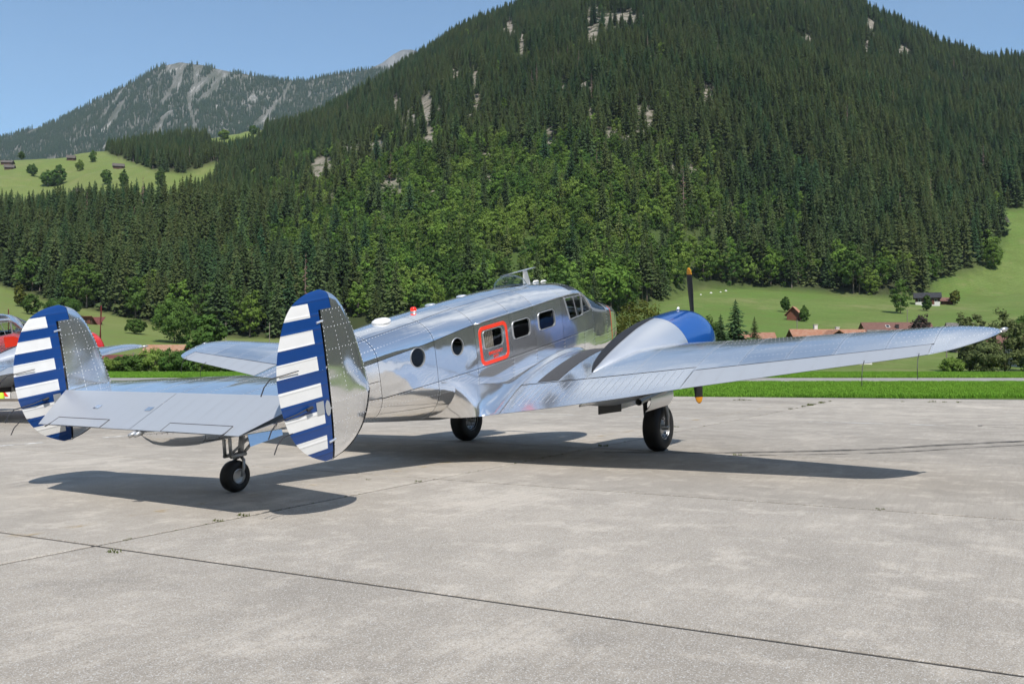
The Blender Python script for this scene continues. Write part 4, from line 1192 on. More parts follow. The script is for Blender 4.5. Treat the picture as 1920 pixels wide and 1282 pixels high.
def spruce_mesh(seed, h=28.0, rad=4.2, base=.10, levels=26, per=7, mat=None, dens=1.0):
    r_ = np.random.default_rng(seed); V = []; F = []
    lean = r_.uniform(-.3, .3, 2)
    for i in range(levels):
        t = i / (levels - 1)
        hh = base + (1 - base) * (1 - (1 - t) ** 1.12)
        R_ = rad * ((1 - t) ** .82) * r_.uniform(.78, 1.12) + .25
        if t > .97: R_ *= .6
        nb = max(4, int(per * (1 - .35 * t) + r_.uniform(-.5, 1.2)))
        a0 = r_.uniform(0, 6.28)
        for k in range(nb):
            if r_.random() > dens: continue
            a = a0 + 6.283 * k / nb + r_.uniform(-.3, .3); L = R_ * r_.uniform(.65, 1.15)
            z0 = hh * h + r_.uniform(-.35, .35); dr = r_.uniform(.28, .52)
            ca, sa = math.cos(a), math.sin(a); ox, oy = -sa, ca
            def pt(s, w, dz): return (ca * L * s + ox * w + lean[0] * hh, sa * L * s + oy * w + lean[1] * hh, z0 - dr * L * s + .22 * L * max(0, s - .6) + dz)
            n0 = len(V); W = L * .30 + .15
            # ragged fan of twigs either side of the branch, hanging a little
            V += [pt(0, 0, .25), pt(.38, W * .9, -W * .55), pt(.45, 0, .16), pt(.40, -W * .9, -W * .55), pt(.80, W * .62, -W * .45), pt(.82, 0, .10), pt(.78, -W * .62, -W * .45), pt(1.08, W * .10, -.05), pt(.55, 0, -L * .20 - .3), pt(.9, 0, -L * .12 - .15)]
            F += [(n0, n0 + 1, n0 + 2), (n0, n0 + 2, n0 + 3), (n0 + 2, n0 + 4, n0 + 5), (n0 + 2, n0 + 5, n0 + 6), (n0 + 5, n0 + 4, n0 + 7), (n0 + 5, n0 + 7, n0 + 6), (n0, n0 + 2, n0 + 8), (n0 + 2, n0 + 5, n0 + 9)]
    n0 = len(V)
    V += [(0.15, 0, h * .965), (-.1, .13, h * .965), (-.1, -.13, h * .965), (lean[0], lean[1], h * 1.02)]; F += [(n0, n0 + 1, n0 + 3), (n0 + 1, n0 + 2, n0 + 3), (n0 + 2, n0, n0 + 3)]
    me = bpy.data.meshes.new('crown'); me.from_pydata(V, [], F); me.materials.append(mat or SPR); me.update(); return me

def trunk_mesh(h, r0, r1=.05, bend=.0, limbs=0, seed=0, crown_r=3.0):
    r_ = np.random.default_rng(seed); q = MB()
    pts = [(bend * math.sin(t * 2.2), bend * .5 * math.sin(t * 3.1), h * t - .4) for t in np.linspace(0, 1, 6)]
    q.tube(pts, [r0 + (r1 - r0) * t ** .8 for t in np.linspace(0, 1, 6)], 8)
    for k in range(limbs):
        a = r_.uniform(0, 6.28); z = h * r_.uniform(.35, .8); L = crown_r * r_.uniform(.5, .85)
        q.tube([(0, 0, z), (math.cos(a) * L * .5, math.sin(a) * L * .5, z + L * .35), (math.cos(a) * L, math.sin(a) * L, z + L * .85)], [r0 * .35, r0 * .2, .03], 5)
    me = bpy.data.meshes.new('trunk'); me.from_pydata(q.V, [], q.F); me.materials.append(BARK); smooth(me); me.update(); return me

def leafy_mesh(seed, h=14.0, rx=4.5, z0=.22, clumps=60, leaves=34, size=.55, mat=None, top=1.0, ragged=.25, name='crown'):
    r_ = np.random.default_rng(seed)
    cz = h * (z0 + 1) / 2; rz = h * (1 - z0) / 2
    C = []
    while len(C) < clumps:
        p = r_.normal(size=3); p /= np.linalg.norm(p); rr = r_.uniform(.35, 1.0) ** .5
        wob = 1 + ragged * (math.sin(3 * p[0] + seed) * math.cos(2.3 * p[1] + seed * 2) + .5 * r_.normal())
        p = p * rr * wob
        if p[2] > 0: p[:2] *= (1 - .35 * top * p[2])
        C.append((p[0] * rx, p[1] * rx, cz + p[2] * rz, r_.uniform(.5, 1.0)))
    C = np.array(C)
    n = clumps * leaves; idx = np.repeat(np.arange(clumps), leaves)
    cr = rx * .30
    d = r_.normal(size=(n, 3)); d /= np.linalg.norm(d, axis=1, keepdims=True)
    pos = C[idx, :3] + d * (cr * C[idx, 3] * r_.uniform(.45, 1.05, n))[:, None] * np.array([1, 1, .75])
    out = pos - np.array([0, 0, cz]); out /= np.linalg.norm(out, axis=1, keepdims=True) + 1e-6
    nr = d * .6 + out * .5 + r_.normal(size=(n, 3)) * .45 + np.array([0, 0, .25]); nr /= np.linalg.norm(nr, axis=1, keepdims=True)
    a = np.cross(nr, r_.normal(size=(n, 3))); a /= np.linalg.norm(a, axis=1, keepdims=True); b = np.cross(nr, a)
    s = (size * r_.uniform(.6, 1.25, n))[:, None]
    V = np.stack([pos - a * s * .6, pos + b * s * .32, pos + a * s * .6, pos - b * s * .32], 1).reshape(-1, 3)
    F = np.arange(4 * n).reshape(-1, 4)
    me = bpy.data.meshes.new(name); me.from_pydata(V.tolist(), [], F.tolist()); me.materials.append(mat or DEC); me.update(); return me

def far_spruce_mesh(seed, h=20.0, rad=3.0):
    r_ = np.random.default_rng(seed); V = []; F = []
    for i in range(6):
        t = i / 6; z = h * (.06 + .86 * t); R_ = rad * (1 - t) ** .8 + .3; n0 = len(V); V.append((0, 0, z + h * .20))
        for k in range(7):
            a = 6.283 * k / 7 + i; q = R_ * r_.uniform(.6, 1.2); V.append((q * math.cos(a), q * math.sin(a), z + r_.uniform(-.6, .4)))
        F += [(n0, n0 + 1 + k, n0 + 1 + (k + 1) % 7) for k in range(7)]
    me = bpy.data.meshes.new('far_spruce'); me.from_pydata(V, [], F); me.materials.append(SPRF); me.update(); return me

def scatter(name, pts, rot, scl, vid, protos, label, colname):
    """one 'stuff' object: many instances of a few shapes on points"""
    col = bpy.data.collections.new(colname)
    for k, me in enumerate(protos):
        o = bpy.data.objects.new('%s_%02d' % (colname, k), me); col.objects.link(o)
    me = bpy.data.meshes.new(name); me.from_pydata([tuple(p) for p in pts], [], [])
    for nm, val, ty in (('rot', rot, 'FLOAT'), ('scl', scl, 'FLOAT'), ('vid', vid, 'INT')):
        a = me.attributes.new(nm, ty, 'POINT'); a.data.foreach_set('value', np.asarray(val, np.float32 if ty == 'FLOAT' else np.int32))
    ob = link(name, me, None, 'stuff'); ob['label'] = label
    ng = bpy.data.node_groups.new(name + '_scatter', 'GeometryNodeTree')
    ng.interface.new_socket('Geometry', in_out='INPUT', socket_type='NodeSocketGeometry'); ng.interface.new_socket('Geometry', in_out='OUTPUT', socket_type='NodeSocketGeometry')
    N, L = ng.nodes, ng.links
    gi, go = N.new('NodeGroupInput'), N.new('NodeGroupOutput')
    iop = N.new('GeometryNodeInstanceOnPoints'); ci = N.new('GeometryNodeCollectionInfo')
    ci.inputs['Collection'].default_value = col; ci.inputs['Separate Children'].default_value = True; ci.inputs['Reset Children'].default_value = True
    def na(nm, ty):
        q = N.new('GeometryNodeInputNamedAttribute'); q.data_type = ty; q.inputs['Name'].default_value = nm; return q.outputs['Attribute']
    cx = N.new('ShaderNodeCombineXYZ'); L.new(na('rot', 'FLOAT'), cx.inputs['Z'])
    L.new(gi.outputs[0], iop.inputs['Points']); L.new(ci.outputs[0], iop.inputs['Instance']); iop.inputs['Pick Instance'].default_value = True
    L.new(na('vid', 'INT'), iop.inputs['Instance Index']); L.new(cx.outputs[0], iop.inputs['Rotation']); L.new(na('scl', 'FLOAT'), iop.inputs['Scale'])
    L.new(iop.outputs[0], go.inputs[0])
    md = ob.modifiers.new('scatter', 'NODES'); md.node_group = ng
    return ob

def jitter_grid(x0, x1, y0, y1, c, seed):
    r_ = np.random.default_rng(seed)
    X, Y = np.meshgrid(np.arange(x0, x1, c), np.arange(y0, y1, c)); X = X.ravel(); Y = Y.ravel()
    return X + r_.uniform(-.46, .46, X.size) * c, Y + r_.uniform(-.46, .46, Y.size) * c

build_terrain()

# ---------------------------------------------------------------- the forest
SPRUCES = [spruce_mesh(s, 28, r, b, 28, 9, SPR, d) for s, r, b, d in ((1, 5.2, .06, 1), (2, 4.6, .10, .95), (3, 6.2, .05, 1), (4, 4.2, .30, .92), (5, 5.0, .38, .92), (6, 5.7, .08, .97))]
YOUNG = [spruce_mesh(s, 28, r, .03, 22, 7, SPRY, .95) for s, r in ((11, 5.6), (12, 4.9))]
BROAD = [leafy_mesh(s, 16, rx, .10, 64, 30, .95, m, 1, .28) for s, rx, m in ((21, 5.2, DEC), (22, 6.0, DECL), (23, 4.6, DECL), (24, 5.6, DEC))]
FARSP = [far_spruce_mesh(s) for s in (31, 32, 33)]
TRUNKS = [trunk_mesh(24, .38, .08) for _ in range(1)]
BTRUNK = trunk_mesh(9, .35, .08, .3, 5, 3, 3.5)
# whole-tree shapes (crown and trunk in one) for the scattered mass
def join_meshes(name, ms):
    V = []; F = []; MI = []; mats = []
    for me in ms:
        b = len(V); V += [tuple(v.co) for v in me.vertices]; F += [tuple(i + b for i in p.vertices) for p in me.polygons]
        mats.append(me.materials[0]); MI += [len(mats) - 1] * len(me.polygons)
    o = bpy.data.meshes.new(name); o.from_pydata(V, [], F)
    for m in mats: o.materials.append(m)
    o.polygons.foreach_set('material_index', np.array(MI, dtype=np.int32)); o.update(); return o
DEADT = spruce_mesh(41, 26, 2.2, .15, 18, 5, DEADW, .6)
FOREST_SHAPES = [join_meshes('tree', [m, TRUNKS[0]]) for m in SPRUCES] + [join_meshes('tree', [m, TRUNKS[0]]) for m in YOUNG] + BROAD + [join_meshes('tree', [DEADT, TRUNKS[0]])]

X, Y = jitter_grid(-860, 860, 300, 1400, 5.4, 5)
k = np.abs(np.degrees(np.arctan2(X, Y))) < 31.5; X, Y = X[k], Y[k]
Z = terrain(X, Y); az = np.degrees(np.arctan2(X, Y)) % 360; rho = np.hypot(X, Y)
rb, rc = np.interp(az, BA, BR), np.interp(az, CA, CR)
px, py = to_px(X, Y, Z)
keep = (rho > rb * 1.004) & (rho < rc + 60) & ~meadow_of(X, Y, Z)
u = rng.random(X.size)
bare = bare_mask(px, py - 12, 1.25)
keep &= ~((bare > .35) & (u < .93))
lz = light_zone(px, py)
gapn = fbm(X / 38, Y / 38, 77)
keep &= ~((lz > .35) & (gapn > .60) & (u < .6))
keep &= ~((gapn > .70) & (u < .55))
X, Y, Z, px, py, lz, rho, u = X[keep], Y[keep], Z[keep], px[keep], py[keep], lz[keep], rho[keep], rng.random(keep.sum())
low = np.clip(1 - (rho - np.interp(np.degrees(np.arctan2(X, Y)) % 360, BA, BR)) / 35, 0, 1)      # strip along the forest edge
patch = fbm(X / 55, Y / 55, 91)
pb = np.clip(lz * 1.3 * (.3 + 1.1 * patch), 0, .74) + low * np.where(px > 1280, .62, .35) + .04 + np.clip(patch - .58, 0, 1) * .9
pbig = np.clip((patch - .5) * 2, 0, 1)
isb = u < pb
young = (~isb) & (rng.random(X.size) < lz * .85)
vid = np.where(isb, 8 + rng.integers(0, 4, X.size), np.where(young, 6 + rng.integers(0, 2, X.size), rng.integers(0, 6, X.size)))
vid = np.where((~isb) & (rng.random(X.size) < .006), 12, vid)
scl = np.where(isb, rng.uniform(.5, 1.0, X.size) * (1 + .45 * low), np.where(young, rng.uniform(.35, .75, X.size), rng.uniform(.50, 1.12, X.size) * (.82 + .36 * fbm(X / 70, Y / 70, 113))))
scl = scl * np.interp(rho, [400, 550, 800, 1100, 1300], [1.0, .90, .78, .68, .62]) * np.where((px < 560) & (py < 420), .82, 1.0)
dark = (lz < .3) & (~isb); scl = np.where(dark, scl * 1.04, scl)
rot = rng.uniform(0, 6.28, X.size)
# the nearest trees, the ones that show largest, stand as trees of their own
show = scl * np.where(isb, 16, 28) / Y
vis = (px > -20) & (px < 1940) & (py < 640)
def pick(mask, n):
    idx = np.where(mask & vis)[0]; o = idx[np.argsort(-show[idx])][:n]; return o
hidden = (py > 600) & (px > 480) & (px < 1180)
pk_s = pick((vid < 8) & ~hidden, 290); pk_b = pick((vid >= 8) & (vid < 12) & ~hidden, 130)
def place_tree(name, crown, trunk, p, r, s, label, cat, group=None):
    t = empty(name, p, r, label, cat, group); t.scale = (s, s, s)
    link('crown', crown, t); link('trunk', trunk, t)
    return t
for i in pk_s:
    m = (SPRUCES + YOUNG)[vid[i]]
    place_tree('spruce_tree', m, TRUNKS[0], (X[i], Y[i], Z[i]), rot[i], scl[i], 'tall spruce standing along the lower edge of the mountain forest', 'tree', 'spruces along the forest edge')
for i in pk_b:
    place_tree('broadleaf_tree', BROAD[vid[i] - 8], BTRUNK, (X[i], Y[i], Z[i]), rot[i], scl[i], 'round green broadleaf tree among the spruces of the lower forest', 'tree', 'broadleaf trees along the forest edge')
rest = np.ones(X.size, bool); rest[pk_s] = False; rest[pk_b] = False
scatter('mountain_forest', np.stack([X, Y, Z], -1)[rest], rot[rest], scl[rest], vid[rest], FOREST_SHAPES, 'dense dark spruce forest covering the mountainside', 'forest_shape')
print('forest', rest.sum())

# forest on the slopes beside the view (the polished metal mirrors it)
def side_forest(a0, a1, cell, seed, nm):
    X, Y = jitter_grid(-1900, 1900, -1900, 1700, cell, seed)
    az = np.degrees(np.arctan2(X, Y)) % 360; rho = np.hypot(X, Y)
    k = (az > a0) & (az < a1) & (rho > np.interp(az, BA, BR)) & (rho < np.interp(az, CA, CR) + 40) & (fbm(X / 120, Y / 120, 55) < .62)
    X, Y = X[k], Y[k]; Z = terrain(X, Y)
    scatter(nm, np.stack([X, Y, Z], -1), np.random.default_rng(seed).uniform(0, 6, X.size), np.random.default_rng(seed + 1).uniform(.9, 1.5, X.size), np.random.default_rng(seed + 2).integers(0, 3, X.size), FARSP, 'spruce forest on the slopes beside the airfield', 'side_shape_' + nm)
side_forest(31.5, 118, 12.0, 61, 'side_forest')
side_forest(118, 328.5, 17.0, 64, 'valley_forest')
# ---------------------------------------------------------------- far mountains
def ridge_mesh(name, crest, D0, y0, D1, drop, mat, label, seed, amp, ncol=260, nrow=70, behind=500):
    xs = np.linspace(crest[0][0], crest[-1][0], ncol); yc = np.interp(xs, [c[0] for c in crest], [c[1] for c in crest])
    ts = np.linspace(0, 1, nrow); rows = []
    tb = np.linspace(0, 1, 12)[1:]
    Xg, Yg, Zg = [], [], []
    for x, y in zip(xs, yc):
        zc = float(z_at(y, D1)); z0 = float(z_at(y0, D0))
        D = np.concatenate([D0 + (D1 - D0) * ts, D1 + behind * tb]); z = np.concatenate([z0 + (zc - z0) * ts ** 1.05, zc - drop * tb])
        Xg.append((x - 960) / FPX * D); Yg.append(D); Zg.append(z)
    X, Y, Z = np.array(Xg), np.array(Yg), np.array(Zg)
    full = np.concatenate([ts, np.ones(len(tb))])[None, :]
    gul = np.abs(fbm(X / 95, Y / 900, seed) - .5) * 2
    edge = np.clip((1 - np.abs(full - .5) * 2) * 3, .15, 1)
    Z = Z + edge * ((fbm(X / 260, Y / 260, seed + 1) - .5) * amp * 2 - (1 - gul) * amp * .5 + (fbm(X / 40, Y / 60, seed + 2) - .5) * amp * .7)
    return xs, X, Y, Z
def grid_obj(name, X, Y, Z, mat, label):
    q = MB().grid(np.stack([X, Y, Z], -1)); q.F = [tuple(reversed(f)) for f in q.F]
    o = q.build(name, mat, None, True, 'structure'); o['label'] = label; return o
def rock_material(name, dark, mid, light, s):
    m, n, l, b = nodes_of(name); P(b, Roughness=.95, Specular_IOR_Level=.1)
    tc = n.new('ShaderNodeTexCoord'); v = tc.outputs['Object']
    mp = n.new('ShaderNodeMapping'); mp.inputs['Scale'].default_value = (1, .22, .22); l.new(v, mp.inputs['Vector'])
    f = noise(n, l, mp.outputs[0], s, 8, .72)
    c = mixc(n, l, ramp(n, l, f, .40, .56), dark, mid)
    c = mixc(n, l, ramp(n, l, f, .55, .64), c, light)
    l.new(c, b.inputs['Base Color'])
    bp = n.new('ShaderNodeBump'); bp.inputs['Strength'].default_value = 1; bp.inputs['Distance'].default_value = 14; l.new(f, bp.inputs['Height']); l.new(bp.outputs[0], b.inputs['Normal'])
    return m
FCREST = [(-500, 330), (-250, 300), (-100, 285), (0, 258), (100, 226), (200, 178), (260, 146), (295, 124), (335, 116), (370, 120), (400, 128), (470, 142), (520, 150), (570, 152), (620, 140), (690, 130), (760, 126), (900, 130)]
xs, X, Y, Z = ridge_mesh('far_mountain', FCREST, 2500, 400, 3600, 260, None, '', 5, 46)
grid_obj('far_mountain', X, Y, Z, rock_material('far_rock', (.085, .092, .068), (.15, .148, .128), (.32, .31, .285), .03), 'grey rocky mountain with thin forest in the far left')
# its thin forest
r_ = np.random.default_rng(8)
nf = 56000
uu = r_.uniform(0, X.shape[0] - 1.001, nf); vv = r_.uniform(0, 71, nf)
iu, iv = uu.astype(int), vv.astype(int); fu, fv = uu - iu, vv - iv
def bil(G): return G[iu, iv] * (1 - fu) * (1 - fv) + G[iu + 1, iv] * fu * (1 - fv) + G[iu, iv + 1] * (1 - fu) * fv + G[iu + 1, iv + 1] * fu * fv
fx_, fy_, fz_ = bil(X), bil(Y), bil(Z)
dens = fbm(fx_ / 30, fy_ / 170, 21); pxx, pyy = to_px(fx_, fy_, fz_)
gully = np.exp(-((pxx - (362 + (pyy - 150) * .0 + 6 * np.sin(pyy / 18))) / 5.0)**2)
near_top = np.exp(-((pxx - 360) / 150)**2) * np.clip((330 - pyy) / 140, 0, 1)
k = (dens < .72 - .13 * near_top) & (r_.random(nf) > gully * 1.2)
scatter('far_forest', np.stack([fx_, fy_, fz_], -1)[k], r_.uniform(0, 6, k.sum()), r_.uniform(.7, 1.2, k.sum()), r_.integers(0, 3, k.sum()), FARSP, 'thin spruce forest on the far grey mountain', 'far_shape')
PCREST = [(640, 150), (690, 130), (715, 118), (735, 103), (752, 95), (770, 93), (800, 104), (850, 130)]
xs, X, Y, Z = ridge_mesh('rocky_peak', PCREST, 5600, 330, 6500, 500, None, '', 15, 40, 60, 30)
grid_obj('rocky_peak', X, Y, Z, rock_material('peak_rock', (.10, .098, .092), (.16, .155, .145), (.22, .21, .20), .01), 'bare grey rock peak just showing behind the forested crest')

# ---------------------------------------------------------------- apron, runway, markings
E1 = np.array([math.sin(R(28.6)), math.cos(R(28.6))]); E2 = np.array([math.cos(R(28.6)), -math.sin(R(28.6))])
def s2w(a, b): return E1 * a + E2 * b
def concrete(name, base, seed):
    m, n, l, b = nodes_of(name)
    P(b, Roughness=.88, Specular_IOR_Level=.25)
    tc = n.new('ShaderNodeTexCoord'); oi = n.new('ShaderNodeObjectInfo'); v = tc.outputs['Object']
    mp = n.new('ShaderNodeMapping'); mp.inputs['Rotation'].default_value = (0, 0, R(28.6)); l.new(v, mp.inputs['Vector']); w = mp.outputs[0]
    c = mixc(n, l, ramp(n, l, noise(n, l, w, .45, 6, .6), .3, .7), tuple(x * .80 for x in base), tuple(x * 1.08 for x in base))
    c = mixc(n, l, ramp(n, l, noise(n, l, w, 1.9, 7, .72), .48, .66, 0, .75), c, tuple(min(1, x * 1.38) for x in base))       # lime bloom
    c = mixc(n, l, ramp(n, l, noise(n, l, w, .8, 6, .7), .52, .70, 0, .7), c, tuple(x * .68 for x in base))                  # old damp and oil stains
    bl_ = n.new('ShaderNodeMapping'); bl_.inputs['Scale'].default_value = (.8, .35, 1); l.new(w, bl_.inputs['Vector'])
    c = mixc(n, l, ramp(n, l, noise(n, l, bl_.outputs[0], .55, 9, .74), .53, .64, 0, .7), c, tuple(min(1, x * 1.42) for x in base))    # broad pale worn patches
    st = n.new('ShaderNodeMapping'); st.inputs['Scale'].default_value = (14, .7, 1); l.new(w, st.inputs['Vector'])
    c = mixc(n, l, ramp(n, l, noise(n, l, st.outputs[0], 1.6, 5, .7), .42, .70, 0, .40), c, tuple(x * .70 for x in base))       # broom strokes
    sp = noise(n, l, v, 70, 4, .7)
    c = mixc(n, l, ramp(n, l, sp, .52, .68, 0, .75), c, tuple(x * .45 for x in base))
    c = mixc(n, l, ramp(n, l, noise(n, l, v, 24, 5, .75), .54, .70, 0, .6), c, tuple(x * .55 for x in base))
    c = mixc(n, l, ramp(n, l, noise(n, l, v, 120, 2, .5), .54, .68, 0, .7), c, (.66, .645, .62))
    vr = n.new('ShaderNodeMapRange'); vr.inputs['To Min'].default_value = .88; vr.inputs['To Max'].default_value = 1.10; l.new(oi.outputs['Random'], vr.inputs['Value'])
    mx = n.new('ShaderNodeMix'); mx.data_type = 'RGBA'; mx.blend_type = 'MULTIPLY'; mx.inputs['Factor'].default_value = 1; l.new(c, mx.inputs['A']); l.new(vr.outputs[0], mx.inputs['B'])
    l.new(mx.outputs['Result'], b.inputs['Base Color'])
    bp = n.new('ShaderNodeBump'); bp.inputs['Strength'].default_value = .55; bp.inputs['Distance'].default_value = .006; l.new(sp, bp.inputs['Height']); l.new(bp.outputs[0], b.inputs['Normal'])
    return m
CONC = concrete('weathered_concrete', (.364, .325, .274), 1)
JOINT = plain('joint_filler', (.028, .026, .024), .95, 0, .35, 8)
def clip_half(poly, p, nrm):
    out = []
    for i in range(len(poly)):
        a, b = poly[i], poly[(i + 1) % len(poly)]; da, db = float(np.dot(a - p, nrm)), float(np.dot(b - p, nrm))
        if da <= 0: out.append(a)
        if (da < 0 < db) or (db < 0 < da): out.append(a + (b - a) * (da / (da - db)))
    return out
EDGE_P = np.array([7.16, 38.0]); ed = np.array([math.sin(R(106)), math.cos(R(106))]); EDGE_N = np.array([-ed[1], ed[0]])
if EDGE_N[1] < 0: EDGE_N = -EDGE_N
mb = MB(); c_ = [EDGE_P + ed * -95 + EDGE_N * 4.4, EDGE_P + ed * 95 + EDGE_N * 4.4, EDGE_P + ed * 95 - EDGE_N * 90, EDGE_P - ed * 95 - EDGE_N * 90]
mb.add([(p[0], p[1], -.012) for p in c_], [(3, 2, 1, 0)])
apron = mb.build('apron', JOINT, None, False, 'structure'); apron['label'] = 'weathered grey concrete apron laid in large slabs'
if apron.data.polygons[0].normal.z < 0: apron.data.flip_normals()
l1 = [4.99 + 4.93 * k for k in range(-8, 11)]; l2 = [-6.51 + 10 * k for k in range(-8, 9)]
for a0, a1 in zip(l1[:-1], l1[1:]):
    for b0, b1 in zip(l2[:-1], l2[1:]):
        g = .024
        poly = [s2w(a0 + g, b0 + g * .8), s2w(a0 + g, b1 - g * .8), s2w(a1 - g, b1 - g * .8), s2w(a1 - g, b0 + g * .8)]
        poly = clip_half(poly, EDGE_P - EDGE_N * .02, EDGE_N)
        if len(poly) < 3: continue
        cen = sum(poly) / len(poly)
        if abs(cen[0]) > 60 or cen[1] < -30: continue
        dz = random.uniform(-.003, .0)
        n_ = len(poly)
        ar = sum(poly[i][0] * poly[(i + 1) % n_][1] - poly[(i + 1) % n_][0] * poly[i][1] for i in range(n_))
        if ar < 0: poly = poly[::-1]
        ins = [p + (cen - p) / np.linalg.norm(cen - p) * .012 for p in poly]
        V = [(p[0], p[1], -.03) for p in poly] + [(p[0], p[1], dz - .006) for p in poly] + [(p[0], p[1], dz) for p in ins]
        F = [tuple(2 * n_ + i for i in range(n_))] + [(i, (i + 1) % n_, n_ + (i + 1) % n_, n_ + i) for i in range(n_)] + [(n_ + i, n_ + (i + 1) % n_, 2 * n_ + (i + 1) % n_, 2 * n_ + i) for i in range(n_)]
        mesh('slab', V, F, CONC, apron)
for k in range(-11, 11):
    a0, a1 = EDGE_P + ed * (k * 8.0 + .01), EDGE_P + ed * (k * 8.0 + 7.99)
    if a0[0] > 62 or a1[0] < -62: continue
    V = []
    for z in (-.03, random.uniform(-.004, 0)):
        V += [(*(a0 + EDGE_N * .02), z), (*(a1 + EDGE_N * .02), z), (*(a1 + EDGE_N * 3.6), z), (*(a0 + EDGE_N * 3.6), z)]
    fix_normals(mesh('edge_slab', V, [(4, 5, 6, 7), (0, 1, 5, 4), (1, 2, 6, 5), (2, 3, 7, 6), (3, 0, 4, 7)], CONC, apron))

ASPH = concrete('runway_asphalt', (.30, .285, .265), 3)
def band(name, y0, y1, z, mat, label, slope=0.0, x0=-220, x1=220):
    o = mesh(name, [(x0, y0 - slope * x0, z), (x1, y0 - slope * x1, z), (x1, y1 - slope * x1, z), (x0, y1 - slope * x0, z)], [(0, 1, 2, 3)], mat, None, False, 'structure'); o['label'] = label; return o
runway = band('runway', 75.5, 99, -.02, ASPH, 'pale asphalt runway strip between two bands of grass')
def paint(name, col, lo, hi):
    m, n, l, b = nodes_of(name)
    tc = n.new('ShaderNodeTexCoord'); f = noise(n, l, tc.outputs['Object'], 2.2, 8, .75)
    P(b, Base_Color=col, Roughness=.8)
    t = n.new('ShaderNodeBsdfTransparent'); mx = n.new('ShaderNodeMixShader')
    l.new(ramp(n, l, f, lo, hi), mx.inputs[0]); l.new(t.outputs[0], mx.inputs[1]); l.new(b.outputs[0], mx.inputs[2]); l.new(mx.outputs[0], n['Material Output'].inputs[0])
    return m
YELP = paint('worn_yellow_paint', (.58, .40, .14), .50, .80)
WHTP = paint('worn_white_paint', (.72, .71, .68), .40, .58)
SKID = paint('tyre_marks', (.05, .048, .046), .30, .75)
def ribbon(name, pts, w, mat, label, z=.004):
    pts = [np.array(p, float) for p in pts]; V = []; F = []
    for i, p in enumerate(pts):
        t = pts[min(i + 1, len(pts) - 1)] - pts[max(i - 1, 0)]; t /= np.linalg.norm(t); nn = np.array([-t[1], t[0]])
        V += [(*(p + nn * w / 2), z), (*(p - nn * w / 2), z)]
    for i in range(len(pts) - 1): F.append((2 * i + 1, 2 * i + 3, 2 * i + 2, 2 * i))
    o = mesh(name, V, F, mat, None, False, 'structure'); o['label'] = label; return o
ribbon('yellow_line', [s2w(a, -7.43) for a in np.linspace(2, 34, 60)], .15, YELP, 'worn yellow guide line along the apron')
for k, (a, b) in enumerate(((-4.7, -1.6), (-9.4, -7.4), (-13.2, -11.2), (-16.5, -14.8), (4, 7), (10, 13))):
    ribbon('white_dash', [s2w(24.2, b_) for b_ in np.linspace(a, b, 5)], .13, WHTP, 'white painted dash on the apron')
for a, b in ((9.2, 11), (12.3, 14.2), (15.6, 17.6)):
    ribbon('white_dash', [s2w(a_, -15.85) for a_ in np.linspace(a, b, 5)], .13, WHTP, 'white painted dash on the apron beside the second airplane')
def curve_pts(P_, n=40):
    P_ = np.array(P_, float); t = np.linspace(0, 1, len(P_)); fx_, fy_ = pchip(list(zip(t, P_[:, 0]))), pchip(list(zip(t, P_[:, 1])))
    q = np.linspace(0, 1, n); return list(zip(fx_(q), fy_(q)))
ribbon('tyre_mark', curve_pts([(1.5, 15.3), (3.06, 15.25), (5.76, 15.75), (7.49, 16.6), (9.9, 17.7), (14, 20)]), .20, SKID, 'dark curved tyre mark sweeping across the apron', .005)
ribbon('tyre_mark', curve_pts([(3.4, 14.75), (5.9, 15.2), (7.7, 16.05), (10.2, 17.2), (14, 19.3)]), .09, SKID, 'thin tyre mark beside the dark curved one', .0065)
ribbon('tyre_mark', curve_pts([(13.5, 21.9), (11.3, 22.2), (10.9, 21.7), (11.5, 21.2), (14, 20.9)]), .10, SKID, 'hooked tyre mark near the right edge of the apron', .005)
ribbon('runway_line', [(x, 85.5) for x in np.linspace(-8, 200, 50)], .5, WHTP, 'white line along the runway', -.012)

# grass beside the concrete: tufts along the near strips
GRS = foliage_mat('grass_blades', (.14, .34, .032), (.20, .37, .052), (.17, .29, .05), .35, .5)
DRY = foliage_mat('weed_leaves', (.10, .13, .03), (.14, .15, .05), (.07, .10, .02), .3, 3)
def tuft_mesh(seed, nb, h, sp, w, mat):
    r_ = np.random.default_rng(seed); V = []; F = []
    for k in range(nb):
        a = r_.uniform(0, 6.28); r = sp * r_.uniform(0, 1) ** .6; x, y = r * math.cos(a), r * math.sin(a); b = r_.uniform(0, 6.28); hh = h * r_.uniform(.5, 1.1); ln = hh * r_.uniform(.2, .8)
        dx, dy = math.cos(b), math.sin(b); n0 = len(V)
        V += [(x - dy * w, y + dx * w, 0), (x + dy * w, y - dx * w, 0), (x + dx * ln * .4 + dy * w * .7, y + dy * ln * .4 - dx * w * .7, hh * .65), (x + dx * ln * .4 - dy * w * .7, y + dy * ln * .4 + dx * w * .7, hh * .65), (x + dx * ln, y + dy * ln, hh)]
        F += [(n0, n0 + 1, n0 + 2, n0 + 3), (n0 + 3, n0 + 2, n0 + 4)]
    me = bpy.data.meshes.new('tuft'); me.from_pydata(V, [], F); me.materials.append(mat); me.update(); return me
TUFTS = [tuft_mesh(s, 34, .17, .30, .012, GRS) for s in (1, 2, 3)]
gx = []; r_ = np.random.default_rng(12)
